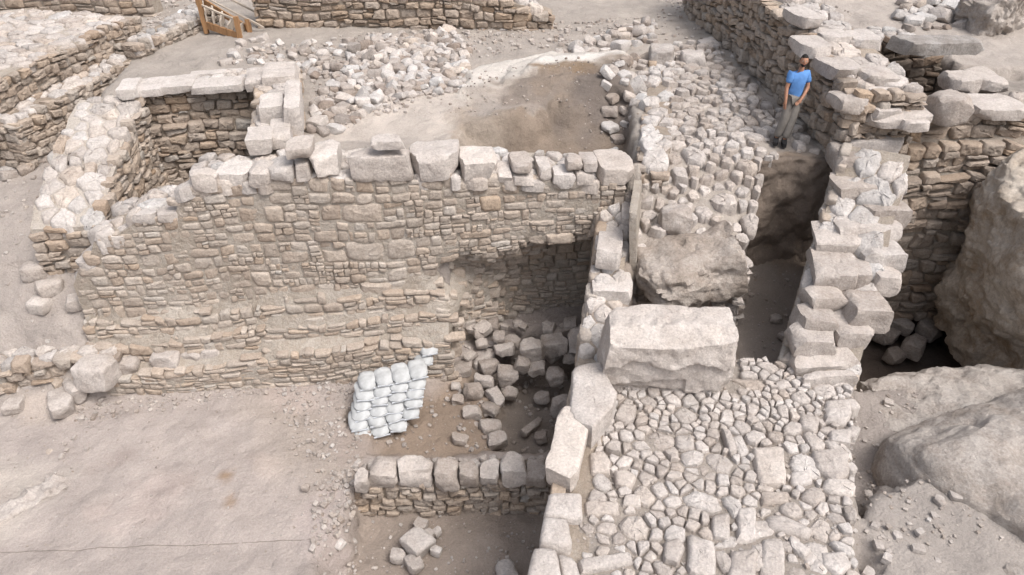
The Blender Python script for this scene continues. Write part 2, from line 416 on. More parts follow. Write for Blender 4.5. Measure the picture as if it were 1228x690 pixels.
# ------------------------------------------------------------------ masonry walls
def masonry(mb, A, B, zb, zt, hr=(.16, .3), wr=(.2, .55), off=None, mask=None, seed=1, prot=.05, tint=(.3, .75), warm=.55,
            gap=.018, split=.22, wav=.06, jit=.03, tilt=.06, rough=.03, warmv=.13):
    """coursed rubble on the vertical plane over A->B, normal to its right; zb, zt functions of u"""
    r = np.random.default_rng(seed)
    A = np.array([*A[:2], 0.]); B = np.array([*B[:2], 0.]); L = np.linalg.norm(B - A); U = (B - A) / L
    N = np.array([U[1], -U[0], 0.]); Wv = np.array([0, 0, 1.])
    us = np.linspace(0, L, 40); zlo = min(zb(u) for u in us); zhi = max(zt(u) for u in us)
    ph = r.uniform(0, 6, 3)
    def wave(u, v): return wav * (math.sin(u * .9 + ph[0] + v * .7) + .6 * math.sin(u * 2.3 + ph[1] - v))
    v = zlo - .1
    while v < zhi + .1:
        h = r.uniform(*hr); u = -r.uniform(0, .3)
        while u < L:
            wd = r.uniform(*wr) * (.75 + .5 * h / hr[1]); u1 = min(u + wd, L + .05)
            if L - u1 < wr[0] * .5: u1 = L + r.uniform(0, .06)
            pieces = [(u, u1, v, v + h)]
            q = r.random()
            if q < split: m = v + h * r.uniform(.35, .65); pieces = [(u, u1, v, m), (u, u1, m, v + h)]
            elif q < split * 1.5: m = v + h * r.uniform(.6, .75); k = u + (u1 - u) * r.uniform(.35, .65); pieces = [(u, u1, v, m), (u, k, m, v + h), (k, u1, m, v + h)]
            for a0, a1, b0, b1 in pieces:
                uc, vc = (a0 + a1) / 2, (b0 + b1) / 2 + wave((a0 + a1) / 2, v)
                if vc > zt(min(max(uc, 0), L)) - .02 or vc < zb(min(max(uc, 0), L)) - .15: continue
                if mask and not mask(uc, vc): continue
                j = lambda: r.uniform(-jit, jit)
                s = min(a1 - a0, b1 - b0)
                poly = []
                for (pu, pv, su, sv_) in ((a0, b0, 1, 1), (a1, b0, -1, 1), (a1, b1, -1, -1), (a0, b1, 1, -1)):
                    poly.append((max(-.03, pu) + su * gap / 2 + j(), pv + wave(pu, v) + sv_ * gap / 2 + j()))
                if r.random() < .5 and s > .12:   # a fifth corner
                    k = r.integers(0, 4); a, b = poly[k], poly[(k + 1) % 4]
                    o_ = r.uniform(0, .03); poly.insert(k + 1, ((a[0] + b[0]) / 2 + j() * .5, (a[1] + b[1]) / 2 + j() * .5))
                of = off(uc, vc) if off else 0
                cell_stone(mb, poly, (A + N * of, U, Wv, N), prot * r.uniform(.2, 1.3), .16,
                           (r.uniform(*tint), min(1, max(0, r.normal(warm, warmv))), r.random()), r, tilt=tilt, rough=rough)
            u = u1
        v += h

def random_masonry(mb, A, B, zb, zt, off, mask, seed, sizes, probs, prot=.03, tint=(.3, .7), warm=.55, gap=.014, rough=.02, tilt=.03, wav=.09, jit=.016):
    """rubble of mixed squarish stones and chinks, brought to rough wavering beds"""
    r = np.random.default_rng(seed)
    A = np.array([*A[:2], 0.]); B = np.array([*B[:2], 0.]); L = np.linalg.norm(B - A); U = (B - A) / L; N = np.array([U[1], -U[0], 0.])
    us = np.linspace(0, L, 40); zl = min(zb(u) for u in us); zh = max(zt(u) for u in us)
    def warp(u, v):
        q = np.array([[u * .7, v * .7, seed * .37], [u * 2.3, v * 2.6, 5.1], [u * 1.3, v * 1.3, 9.7]]); n_ = vnoise(q)
        return u + n_[2] * .05, v + n_[0] * wav + n_[1] * .025
    rects = []
    def split(u0, u1, v0, v1):
        w_, h_ = u1 - u0, v1 - v0
        t = r.choice(sizes, p=probs)
        if max(w_, h_ * 1.5) <= t * 1.5 or (w_ < .11 and h_ < .09): rects.append((u0, u1, v0, v1)); return
        k = r.uniform(.3, .7)
        if w_ > h_ * r.uniform(1.1, 1.9): m = u0 + w_ * k; split(u0, m, v0, v1); split(m, u1, v0, v1)
        elif h_ > .1: m = v0 + h_ * k; split(u0, u1, v0, m); split(u0, u1, m, v1)
        else: rects.append((u0, u1, v0, v1))
    v = zl - .1
    while v < zh + .1:
        h = r.uniform(.34, .62); u = -r.uniform(0, .8)
        while u < L:
            w_ = r.uniform(.5, 1.3); split(u, min(u + w_, L), v, v + h); u += w_
        v += h
    for u0, u1, v0, v1 in rects:
        uc, vc = warp((u0 + u1) / 2, (v0 + v1) / 2)
        if uc < 0 or vc > zt(min(uc, L)) - .03 or vc < zb(min(uc, L)) or (mask and not mask(uc, vc)): continue
        g2 = gap / 2; c = []
        big = min(u1 - u0, v1 - v0)
        for a, b, sa, sb in ((u0, v0, 1, 1), (u1, v0, -1, 1), (u1, v1, -1, -1), (u0, v1, 1, -1)):
            x, y = warp(a, b); c.append((min(max(x + sa * g2 + r.normal(0, jit * min(1, big * 5)), -.02), L + .02), y + sb * g2 + r.normal(0, jit * min(1, big * 5))))
        if big > .12:                                     # knocked-off corner
            for _ in range(r.integers(0, 3)):
                k = r.integers(0, len(c)); a, b, d = np.array(c[k - 1]), np.array(c[k]), np.array(c[(k + 1) % len(c)]); f = r.uniform(.12, .38)
                c[k:k + 1] = [tuple(b + (a - b) * f), tuple(b + (d - b) * r.uniform(.12, .38))]
        cell_stone(mb, c, (A + N * (off(uc, vc) if off else 0), U, np.array([0, 0, 1.]), N), prot * r.uniform(0, 1.5), .14,
                   (r.uniform(*tint), min(1, max(0, r.normal(warm, .09))), r.random()), r, tilt=tilt, rough=rough, dome=.25)

def core(mb, A, B, th, zb, zt, off=None, inset=.02, du=.22, dv=.22, tint=(.5, .5, .5), seed=0):
    """solid earth-and-mortar body of the wall: front, top, back, ends"""
    A = np.array([*A[:2], 0.]); B = np.array([*B[:2], 0.]); L = np.linalg.norm(B - A); U = (B - A) / L
    N = np.array([U[1], -U[0], 0.])
    nu = max(2, int(L / du)); us = np.linspace(.03, L - .03, nu + 1)
    zl = min(zb(u) for u in us); zh = max(zt(u) for u in us); nv = max(2, int((zh - zl) / dv)); nt = max(2, int(th / .25))
    rows = []
    for u in us:
        b, t = zb(u) - .2, max(zt(u) - .05, zb(u))
        col = []
        for k in range(nv + 1):
            z = b + (t - b) * k / nv
            o = (off(u, z) if off else 0) - inset
            col.append(A + U * u + N * o + [0, 0, z])
        o0 = (off(u, t) if off else 0) - inset
        for k in range(1, nt + 1):
            col.append(A + U * u + N * (o0 + (-th + inset - o0) * k / nt) + [0, 0, t])
        for k in range(nv - 1, -1, -1):
            z = b + (t - b) * k / nv; col.append(A + U * u - N * (th - inset) + [0, 0, z])
        rows.append(col)
    V = np.array(rows); m = V.shape[1]; V = V.reshape(-1, 3)
    V = V + np.stack([vnoise(V * 3.1 + seed), vnoise(V * 3.1 + 40 + seed), vnoise(V * 3.1 + 80 + seed)], 1) * .035
    Q = []
    for i in range(nu):
        for k in range(m):
            k2 = (k + 1) % m
            Q.append((i * m + k, (i + 1) * m + k, (i + 1) * m + k2, i * m + k2))
    T = []
    for i, flip in ((0, False), (nu, True)):
        c = len(V); V = np.vstack([V, V[i * m:(i + 1) * m].mean(0)])
        for k in range(m):
            a, b = i * m + k, i * m + (k + 1) % m
            T.append((a, b, c) if not flip else (b, a, c))
    t = np.tile(np.array(tint), (len(V), 1)); t[:, 0] += vnoise(V * 2) * .15
    mb.add(V, Q, T, t)

def top_stones(mb, A, B, th, zt, seed=1, d=(.22, .5), tint=(.4, .8), warm=.5, prot=.07, gap=.03, keep=1.0, ntry=3000, inset=.02, mask=None):
    r = np.random.default_rng(seed)
    A = np.array([*A[:2], 0.]); B = np.array([*B[:2], 0.]); L = np.linalg.norm(B - A); U = (B - A) / L; N = np.array([U[1], -U[0], 0.])
    poly = [(inset, -th + inset), (L - inset, -th + inset), (L - inset, -inset), (inset, -inset)]
    for c, pl in fitted(poly, lambda x, y, q: q.uniform(*d), ntry, r, gap=gap):
        if r.random() > keep: continue
        if mask and not mask(c[0]): continue
        for nv, of in (((1, 0), L + .02), ((-1, 0), .02), ((0, 1), .03), ((0, -1), th + .03)):
            pl = clip_poly(pl, nv, of)
            if len(pl) < 3: break
        if len(pl) < 3: continue
        # follow the slope of the top
        z0, z1 = zt(max(0, c[0] - .1)), zt(min(L, c[0] + .1)); sl = np.clip((z1 - z0) / .2, -.5, .5)
        W = N
        Uv = U + np.array([0, 0, sl]); 
        O = A + np.array([0, 0, zt(min(max(c[0], 0), L)) - sl * c[0] - .03])
        cell_stone(mb, pl, (O, Uv, W, np.array([0, 0, 1.])), prot * r.uniform(.3, 1.4), .2,
                   (r.uniform(*tint), min(1, max(0, r.normal(warm, .1))), r.random()), r, tilt=.07, rough=.04)

def lin(pts):
    xs = [p[0] for p in pts]; ys = [p[1] for p in pts]
    return lambda u: float(np.interp(u, xs, ys))

def wall(name, label, A, B, th, zb, zt, cat='wall', cin=.02, faces='F', topd=(.22, .5), topprot=.07, group=None, hr=(.16, .3), wr=(.2, .55), off=None, mask=None,
         tint=(.3, .75), toptint=(.45, .85), warm=.55, seed=1, mat=None, topmat=None, prot=.05, coretint=(.5, .5, .5), toptry=3000, topmask=None, extra=None, **kw):
    L = math.dist(A[:2], B[:2])
    zbf = zb if callable(zb) else (lambda u: zb); ztf = zt if callable(zt) else (lambda u: zt)
    root = thing(name, label, cat, (A[0], A[1], zbf(0)), group); root['kind'] = 'thing'
    def put(mb, n, m):
        o = mb.build(n, m); o.parent = root; o.matrix_parent_inverse = Matrix.Translation(-root.location); return o
    mb = MB(); core(mb, A, B, th, zbf, ztf, off, inset=cin, tint=coretint, seed=seed); put(mb, 'rubble_core', M_MORTAR)
    U = np.array([B[0] - A[0], B[1] - A[1]]) / L; N = np.array([U[1], -U[0]])
    mb = MB(); a = np.array(A[:2]); b = np.array(B[:2])
    if 'F' in faces: masonry(mb, a, b, zbf, ztf, hr, wr, off, mask, seed, prot, tint, warm, **kw)
    if extra: extra(mb, a, b)
    if 'R' in faces: masonry(mb, b, b - N * th, lambda u: zbf(L), lambda u: ztf(L), hr, wr, None, None, seed + 1, prot, tint, warm, **kw)
    if 'L' in faces: masonry(mb, a - N * th, a, lambda u: zbf(0), lambda u: ztf(0), hr, wr, None, None, seed + 2, prot, tint, warm, **kw)
    if 'K' in faces: masonry(mb, b - N * th, a - N * th, lambda u: zbf(L - u), lambda u: ztf(L - u), hr, wr, None, None, seed + 3, prot, tint, warm, **kw)
    if mb.n: put(mb, 'facing_masonry', mat or M_WALL)
    if topd:
        mb = MB(); top_stones(mb, A, B, th, ztf, seed + 5, topd, toptint, warm - .05, prot=topprot, ntry=toptry, mask=topmask)
        if mb.n: put(mb, 'top_stones', topmat or M_PALE)
    return root

# ------------------------------------------------------------------ ground: one sheet with every dug level
def JX(Y): return .4 + (Y - 5.5) * .2
def MY(x): return 12.3 + .12 * (x - 2.2)
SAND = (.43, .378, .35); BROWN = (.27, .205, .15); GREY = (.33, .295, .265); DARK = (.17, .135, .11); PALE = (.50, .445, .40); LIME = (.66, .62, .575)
xs = np.arange(-16.5, 15.0, .07); ys = np.arange(2.0, 30.0, .07)
X, Yg = np.meshgrid(xs, ys)
H = np.where(Yg > 14, .12 + .018 * (Yg - 14), .12).astype(float)
Cg = np.tile(np.array(GREY) * 1.12, (*X.shape, 1))
wob = fbm(np.stack([X.ravel() * 1.7, Yg.ravel() * 1.7, np.zeros(X.size)], 1), 4).reshape(X.shape)
def dig(poly, z, soft=.2, col=None, wobble=.08, csoft=None):
    global H, Cg
    s = sdist(poly, X, Yg) + wob * wobble
    k = np.clip((s + soft / 2) / soft, 0, 1); k = k * k * (3 - 2 * k)
    zz = z(X, Yg) if callable(z) else z
    H = H + (zz - H) * k
    if col is not None:
        cs = csoft or soft; k = np.clip((s + cs / 2) / cs, 0, 1)[..., None]
        Cg = Cg + (np.array(col) - Cg) * k
def paint(poly, col, soft=.3, amt=1.0, wobble=.25):
    global Cg
    s = sdist(poly, X, Yg) + wob * wobble
    k = (np.clip((s + soft / 2) / soft, 0, 1) * amt)[..., None]
    Cg = Cg + (np.array(col) - Cg) * k

# upper terrace, mud fan and the layered lime step behind the big wall
dig(PW([(385, 165), (380, 150), (440, 112), (556, 105), (556, 165)], .15), lambda x, y: .02 + .09 * (y - 14), .5, PALE)
dig(PW([(545, 118), (556, 80), (650, 66), (778, 58), (772, 112)], .25), .24, .16, (.52, .475, .43), .14)
dig(PW([(552, 108), (566, 78), (650, 64), (778, 57), (772, 104)], .32), .34, .1, (.60, .555, .51), .1)
dig(PW([(600, 98), (612, 78), (660, 66), (778, 58), (773, 96)], .4), .43, .08, (.54, .50, .46), .1)
dig(PW([(622, 88), (650, 70), (776, 60), (773, 80)], .5), .55, .1, (.66, .625, .585), .1)
def pitz(x, y):
    z = np.interp(y, [12.9, 14.2, 15.3, 16.2], [-1.45, -1.15, -.45, .22]) - .12 * np.clip(x - .5, 0, 2); q = (z + .05 * np.sin(x * 1.7)) / .17; f = q - np.floor(q)
    return z + .17 * (np.where(f < .75, f * .35, .26 + (f - .75) * 2.96) - f) * .8
dig([(-1.4, 12.9), (2.6, 12.9), (3.3, 16.45), (1.8, 16.15), (.4, 15.5), (-.9, 14.6)], pitz, .4, (.37, .32, .275), .2)
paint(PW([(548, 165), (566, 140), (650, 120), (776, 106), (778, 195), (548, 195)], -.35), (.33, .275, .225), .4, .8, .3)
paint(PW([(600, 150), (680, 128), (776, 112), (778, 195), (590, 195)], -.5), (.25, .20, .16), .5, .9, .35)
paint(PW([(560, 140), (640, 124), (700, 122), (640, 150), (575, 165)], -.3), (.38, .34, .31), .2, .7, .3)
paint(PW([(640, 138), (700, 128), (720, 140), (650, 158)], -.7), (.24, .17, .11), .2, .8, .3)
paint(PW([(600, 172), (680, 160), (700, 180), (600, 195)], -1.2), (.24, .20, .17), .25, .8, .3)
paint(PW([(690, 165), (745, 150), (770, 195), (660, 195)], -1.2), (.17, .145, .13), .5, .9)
# general lower levels under everything in front
dig([(JX(-5) - .2, -5), (JX(12.4) - .2, 12.4), (2.4, 12.5), (5.0, 13.2), (7.0, 13.3), (12, 13.5), (40, 13.5), (40, -5)], -2.8, .3, (.36, .32, .29))
dig([(-45, 5), (-4.6, 5), (-4.6, 12.4), (-8.0, 12.3), (-10, 13), (-45, 13)], -2.9, .3, GREY)
# far-left lower ground and left talus
dig([(-40, 11), (-9.6, 11.5), (-9.9, 16), (-10.3, 19), (-40, 19)], -.75, .5, GREY)
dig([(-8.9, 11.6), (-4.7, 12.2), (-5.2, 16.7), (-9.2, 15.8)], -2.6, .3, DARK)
# big low sandy floor
dig([(-45, -5), (JX(2) + .15, -5), (JX(2) + .15, 2), (JX(12.0) + .15, 12.0), (2.75, 13.95), (-.6, 13.6), (-1.4, 11.95), (-8.2, 11.35), (-45, 9.9)], lambda x, y: -3.92 + .04 * np.clip(-x - 4, 0, 6), .25, SAND, .04)
def talus(x, y): return np.interp(y, [7, 9.6, 10.2, 10.9, 12, 13, 15, 17, 19], [-3.75, -3.7, -3.45, -2.65, -1.75, -1.3, -1.0, -.75, -.5])
dig([(-45, 8.6), (-9.2, 9.5), (-8.0, 10.4), (-8.1, 12), (-9.0, 13), (-9.6, 16), (-45, 19)], talus, .7, (.40, .355, .325), .2)
dig([(-3.05, -5), (-3.0, 6.6), (-2.75, 7.5), (-2.75, 8.35), (JX(8.3) + .1, 8.4), (JX(2) + .1, 2), (1, -5)], -4.6, .4, (.34, .285, .245), .12)
dig(PW([(425, 545), (418, 500), (470, 470), (515, 470), (560, 440), (640, 430), (655, 545), (500, 552)], -4.1), -4.12, .35, (.30, .235, .185), .12)
dig(PW([(565, 470), (600, 430), (700, 400), (705, 460), (680, 545), (600, 545), (590, 500)], -4.4), -4.6, .5, (.27, .23, .20), .2)
paint(PW([(262, 566), (285, 563), (288, 572), (276, 588), (258, 576)], -3.9), (.30, .20, .12), .14, .75, .35)   # rusty stain on the sand
paint(PW([(-20, 560), (60, 555), (80, 575), (20, 650), (-20, 655)], -3.85), (.52, .47, .42), .5, .6)
paint(PW([(300, 480), (420, 480), (425, 560), (390, 600), (330, 560)], -3.9), (.40, .345, .30), .8, .7)
rp_ = np.random.default_rng(8)
for k in range(44):
    cx_, cy_ = rp_.uniform(-12, -2.6), rp_.uniform(5.5, 10.6); a_ = rp_.uniform(.15, .8); b_ = a_ * rp_.uniform(.3, .9); th_ = rp_.uniform(0, 3)
    e_ = [(cx_ + a_ * math.cos(t) * math.cos(th_) - b_ * math.sin(t) * math.sin(th_), cy_ + a_ * math.cos(t) * math.sin(th_) + b_ * math.sin(t) * math.cos(th_)) for t in np.arange(8) * .785]
    if rp_.random() < .5: paint(e_, np.array(SAND) * rp_.choice([.84, .9, 1.1, 1.16]) * np.array([1, rp_.uniform(.96, 1), rp_.uniform(.92, 1)]), .25, .75, .3)
    else: dig([(x_ * 1., y_) for x_, y_ in e_], lambda x, y: -3.92 + .04 * np.clip(-x - 4, 0, 6) + rp_.uniform(-.05, .04), .2, None, .12)
# pavement platform, the ground to its right, trenches
dig([(3.2, -5), (3.8, 4), (4.8, 7.9), (5.5, 9.2), (7.0, 9.9), (8.5, 10), (40, 10), (40, -5)], lambda x, y: -2.75 + .1 * np.clip(x - 5, 0, 4), .3, (.37, .33, .305))
dig([(3.6, -5), (4.0, 4), (4.7, 6.6), (6.3, 7.0), (7.5, 6.3), (9, -5)], lambda x, y: -2.0 + .05 * np.clip(x - 4.5, 0, 3), .5, (.40, .36, .33), .2)
dig([(JX(-5) + .12, -5), (JX(9.5) + .12, 9.5), (4.2, 9.35), (4.6, 9.0), (5.65, 8.7), (5.35, 8.0), (4.1, 4.6), (3.2, -5)], -1.895, .14, (.36, .32, .285), .03)
dig([(JX(9.3), 9.3), (JX(12.4), 12.5), (JX(12.4) + .8, 12.5), (JX(9.3) + .8, 9.3)], lambda x, y: -1.65 + .33 * (y - 9.5), .15, (.34, .29, .25), .04)
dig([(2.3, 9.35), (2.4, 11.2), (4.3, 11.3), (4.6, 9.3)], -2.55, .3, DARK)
dig([(1.95, 11.2), (4.1, 11.2), (4.5, 11.8), (5.05, 13.2), (6.7, 13.25), (6.7, 24), (3.4, 24), (2.5, 12.6)],
    lambda x, y: np.interp(y, [10.9, 11.5, 12.4, 13.3, 20], [-1.3, -.92, -.42, 0., .32]) - .02, .18, (.42, .375, .335), .06)
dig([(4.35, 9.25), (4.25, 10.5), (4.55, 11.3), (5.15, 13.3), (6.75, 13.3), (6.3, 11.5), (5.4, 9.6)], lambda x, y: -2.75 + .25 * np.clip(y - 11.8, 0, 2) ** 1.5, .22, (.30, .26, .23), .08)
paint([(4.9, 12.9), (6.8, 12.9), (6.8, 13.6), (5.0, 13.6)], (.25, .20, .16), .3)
dig([(6.0, 9.35), (6.6, 11), (7.5, 13.5), (11, 13.5), (11, 10), (8, 9.3)], -4.5, .3, (.13, .105, .09))  # right-hand pit; floor colour darkened to deepen the shade down there
dig([(7.4, 13.6), (20, 13.6), (20, 16.4), (7.2, 16.4)], .55, .15, GREY)
dig([(7.0, 16.4), (20, 16.4), (20, 28), (6.6, 28)], lambda x, y: .75 + .05 * (y - 16), .3, (.42, .375, .34))
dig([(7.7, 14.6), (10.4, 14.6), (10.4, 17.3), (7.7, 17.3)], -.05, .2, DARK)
# roughness
pp = np.stack([X.ravel(), Yg.ravel(), np.zeros(X.size)], 1)
H = H + (fbm(pp * .9 + 5, 3) * .035 + fbm(pp * 2.9 + 9, 5, .6) * .034).reshape(X.shape)
gx, gy = len(xs), len(ys)
V = np.stack([X.ravel(), Yg.ravel(), H.ravel()], 1); cols = Cg.reshape(-1, 3)
jx = fbm(pp * 2.1 + 77, 3); steep = np.hypot(*np.gradient(H, .07)).ravel()
d3 = fbm(np.stack([V[:, 0] * 2.6, V[:, 1] * 2.6, V[:, 2] * 5.0], 1), 5, .6); gyy, gxx = np.gradient(H, .07); gn = np.hypot(gxx, gyy).ravel() + 1e-6
V[:, 0] -= gxx.ravel() / gn * d3 * .07 * np.clip(steep, 0, 1.2); V[:, 1] -= gyy.ravel() / gn * d3 * .07 * np.clip(steep, 0, 1.2)
V[:, 0] += jx * .03 * np.clip(steep, 0, 3); V[:, 1] += fbm(pp * 2.1 + 33, 3) * .03 * np.clip(steep, 0, 3)
ii, jj = np.meshgrid(np.arange(gy - 1), np.arange(gx - 1), indexing='ij'); k0 = (ii * gx + jj).ravel()
Q = np.stack([k0, k0 + 1, k0 + gx + 1, k0 + gx], 1)
mb = MB(); mb.add(V, Q, tint=cols)
# the same sheet runs on, coarsely, to the horizon
ring_i = np.concatenate([np.arange(gx), np.arange(1, gy) * gx + gx - 1, (gy - 1) * gx + np.arange(gx - 2, -1, -1), np.arange(gy - 2, 0, -1) * gx])
inner = V[ring_i]; outer = inner.copy(); c0 = np.array([0, 16])
dirv = inner[:, :2] - c0; dirv /= np.linalg.norm(dirv, axis=1, keepdims=True)
m1 = outer.copy(); m1[:, :2] = inner[:, :2] + dirv * 6; m1[:, 2] = inner[:, 2] * .7
outer[:, :2] = c0 + dirv * 900; outer[:, 2] = 0
nr = len(ring_i); ar = np.arange(nr); br = (ar + 1) % nr
mb.add(np.concatenate([inner, m1, outer]), np.concatenate([np.stack([br, ar, nr + ar, nr + br], 1), np.stack([nr + br, nr + ar, 2 * nr + ar, 2 * nr + br], 1)]),
       tint=np.concatenate([cols[ring_i], cols[ring_i], np.tile(np.array(GREY), (nr, 1))]))
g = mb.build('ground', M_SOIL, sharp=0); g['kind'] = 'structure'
def gz(x, y):
    i = int(min(max((y - ys[0]) / .07, 0), gy - 1)); j = int(min(max((x - xs[0]) / .07, 0), gx - 1)); return float(H[i, j])

# ================================================================== the big rubble wall
XA, XB = -8.35, 2.15
A1, B1 = (XA, MY(XA)), (XB, MY(XB)); L1 = math.dist(A1, B1)
def on1(px, py):                                    # pixel -> (u, z) on the wall plane  Y = 12.3 + .12 (x - 2.2)
    a = ray(px, py); t = (12.3 - .12 * 2.2) / (a[1] - .12 * a[0])
    return ((a[0] * t - XA) / (XB - XA) * L1, CAM_Z + a[2] * t)
top1 = [on1(*p) for p in ((60, 400), (86, 345), (92, 322), (108, 312), (112, 285), (150, 278), (154, 262), (210, 258), (216, 228), (256, 222), (262, 222), (400, 215), (600, 215), (760, 222))]
zt1 = lin(top1); zb1 = lambda u: -4.15 + .35 * max(0, 1 - u / 4)
led = [lin([on1(*p) for p in q]) for q in (((85, 385), (110, 383), (410, 350), (515, 336), (760, 320)), ((85, 408), (110, 405), (410, 371), (540, 357), (760, 340)), ((60, 436), (85, 432), (410, 391), (545, 377), (760, 360)))]
rec = [on1(*p) for p in ((550, 460), (546, 398), (538, 356), (514, 336), (520, 320), (600, 296), (660, 291), (724, 277), (790, 270), (790, 470))]
earth = [on1(*p) for p in ((552, 445), (549, 400), (542, 362), (570, 372), (620, 390), (640, 405), (615, 445))]
recp = np.array(rec)
def off1(u, z):
    s = float(sdist(rec, np.array([u]), np.array([z]))[0]) + .26 * float(vnoise(np.array([[u * 1.9, z * 1.9, 3.3]]))[0]) + .07 * float(vnoise(np.array([[u * 5, z * 5, 7.3]]))[0])
    o = 0.
    for l, d in zip(led, (.2, .2, .34)):
        o += d * min(1, max(0, (l(u) - z) / .04 + .5))
    o += .03 * math.sin(u * 1.3) - .02 * (z + 2)
    k = min(1, max(0, s / .12)) if u < 7.9 else min(1, max(0, s / .55)); 
    dep = min(1.25, .12 + .62 * min(max(s, 0), 1.3) + .22 * max(0, u - 8.0))
    return o * (1 - k) - dep * k
def mask1(u, z): return z < led[0](u) or in_rec(u, z)
def in_rec(u, z): return bool(inside(rec, np.array([u]), np.array([z]))[0])
def mask1b(u, z): return z >= led[0](u) - .02 and not in_rec(u, z) and not inside(earth, np.array([u]), np.array([z]))[0]
def face1(mb, a, b):
    random_masonry(mb, a, b, zb1, zt1, off1, mask1b, 303, [.1, .17, .27, .38, .5], [.26, .22, .24, .18, .1], tint=(.38, .78), warm=.5, prot=.032, gap=.012)
w1 = wall('rubble_wall', 'tall tan rubble wall with white cap blocks and stepped ledges along its foot', A1, B1, 1.35, zb1, zt1,
          faces='FR', extra=face1, off=off1, mask=mask1, seed=21, hr=(.12, .26), wr=(.14, .42), warm=.53, toptint=(.6, .95), split=.3, cin=.002, coretint=(.75, .46, .5), tint=(.4, .75), topd=(.2, .42), prot=.04, rough=.02, tilt=.035, warmv=.1)
for (L, Rr, tb, ft, fb) in ((412, 491, 173, 189, 217), (443, 484, 160, 170, 178), (490, 549, 160, 190, 215), (549, 595, 170, 191, 215),
                            (611, 637, 178, 200, 208), (611, 643, 197, 213, 225), (644, 661, 184, 205, 216), (662, 691, 195, 209, 226), (690, 712, 196, 208, 224),
                            (714, 759, 177, 203, 221), (697, 716, 179, 197, 205), (679, 697, 182, 194, 205), (595, 611, 190, 210, 220),
                            (222, 257, 200, 210, 230), (258, 295, 191, 212, 224), (295, 323, 189, 206, 224), (322, 350, 186, 203, 220), (350, 372, 180, 200, 218), (372, 403, 158, 190, 214),
                            (340, 372, 162, 178, 190), (154, 185, 250, 258, 268), (184, 212, 247, 257, 266), (110, 132, 272, 290, 305), (130, 152, 268, 284, 298), (90, 110, 300, 315, 326)):
    u, z = on1((L + Rr) / 2, fb); Yf = A1[1] + (B1[1] - A1[1]) * u / L1 - .03
    s, l = survey(L, Rr, tb, ft, fb, Y=Yf)
    s = (s[0], min(max(s[1], .3), 1.0), max(.14, s[2]))
    l = (l[0], Yf + s[1] / 2, l[2])
    block('cap_stone', M_PALE, s, l, rz=R(6) + rnd.uniform(-.05, .05), parent=w1, step=.07, rnd_frac=.2, amp=.055, freq=2.2, cuts=14, cutd=.76, tint=(rnd.uniform(.6, .95), rnd.uniform(.45, .6), .5))

# ================================================================== other walls
wall('footing_wall', 'low crumbling footing running out of the big wall to the left border', (-13.5, 9.3), (-7.6, 10.6), .9, -4.0, lin([(0, -3.05), (3, -2.95), (6, -2.85)]), faces='F', seed=25,
     hr=(.14, .26), wr=(.16, .4), prot=.12, jit=.05, rough=.05, tint=(.35, .65), toptint=(.5, .8), topd=(.2, .5), warm=.54)
def pfun(L, pts):  # (fraction, z)
    return lin([(a * L, b) for a, b in pts])
def W(name, label, A, B, th, zb, zpts, **kw):
    L = math.dist(A, B); return wall(name, label, A, B, th, zb, pfun(L, zpts), **kw)

W('room_wall', 'broad pale-topped wall along the left side of the sunken room', (-8.0, 12.0), (-8.45, 15.7), 1.35, -2.6, [(0, -.85), (.12, -.6), (.5, -.1), (1, .4)],
  faces='FL', seed=31, hr=(.16, .28), wr=(.2, .4), prot=.09, jit=.04, rough=.05, toptint=(.6, .95), topd=(.2, .5), topprot=.05, coretint=(.9, .5, .5), warm=.56)
w3 = W('room_wall', 'cross wall at the back of the sunken room with flat white capstones', (-8.9, 15.75), (-5.3, 16.65), .85, -2.7, [(0, .4), (1, .5)],
       faces='F', seed=35, hr=(.18, .26), wr=(.2, .42), prot=.1, jit=.045, rough=.05, off=lambda u, z: .22 if z < -.35 else 0, toptint=(.6, .9), warm=.58)
for L, Rr, tb, ft, fb in ((137, 160, 92, 108, 119), (158, 190, 92, 108, 115), (188, 230, 89, 104, 111), (228, 289, 92, 104, 111), (228, 289, 83, 88, 92), (290, 315, 80, 96, 109)):
    s, l = survey(L, Rr, tb, ft, fb, zb=.42); block('cap_stone', M_PALE, s, l, rz=R(13), parent=w3, step=.1, rnd_frac=.22, amp=.035, cuts=5, tint=(.8, .52, .5))
w4 = W('room_wall', 'narrow wall of stepped white blocks on the right side of the sunken room', (-4.25, 13.35), (-5.15, 17.1), .95, -1.0, [(0, .35), (.4, .45), (1, .62)],
       faces='FKL', seed=39, hr=(.2, .34), wr=(.25, .6), prot=.06, toptint=(.6, .95), warm=.62)
for L, Rr, tb, ft, fb in ((309, 352, 73, 92, 112), (306, 336, 110, 128, 150), (330, 352, 92, 130, 165), (292, 322, 150, 168, 185), (320, 345, 140, 162, 178)):
    s, l = survey(L, Rr, tb, ft, fb, zb=.38); block('cap_stone', M_PALE, s, l, rz=R(13), parent=w4, step=.1, rnd_frac=.25, amp=.04, cuts=6, tint=(.85, .55, .5))
# left stack of rounded stones below the room wall
for n_, (px, py, wpx, z) in enumerate(((30, 300, 30, -1.35), (50, 322, 30, -1.6), (82, 338, 26, -1.75), (36, 340, 26, -1.75), (98, 312, 24, -1.4))):
    x, y, _ = P(px, py, z); s = wpx * .0158
    o = block('fallen_stone', M_PALE, (s, s * .85, s * .7), (x, y, gz(x, y) + s * .16), rz=rnd.uniform(0, 3), step=.07, rnd_frac=.5, cuts=8, cutd=.78, tint=(rnd.uniform(.55, .8), .56, 0))
    tag(o, 'rounded cream stone in the crumbling left end of the room wall', 'stone', 'stones fallen from the left wall end')

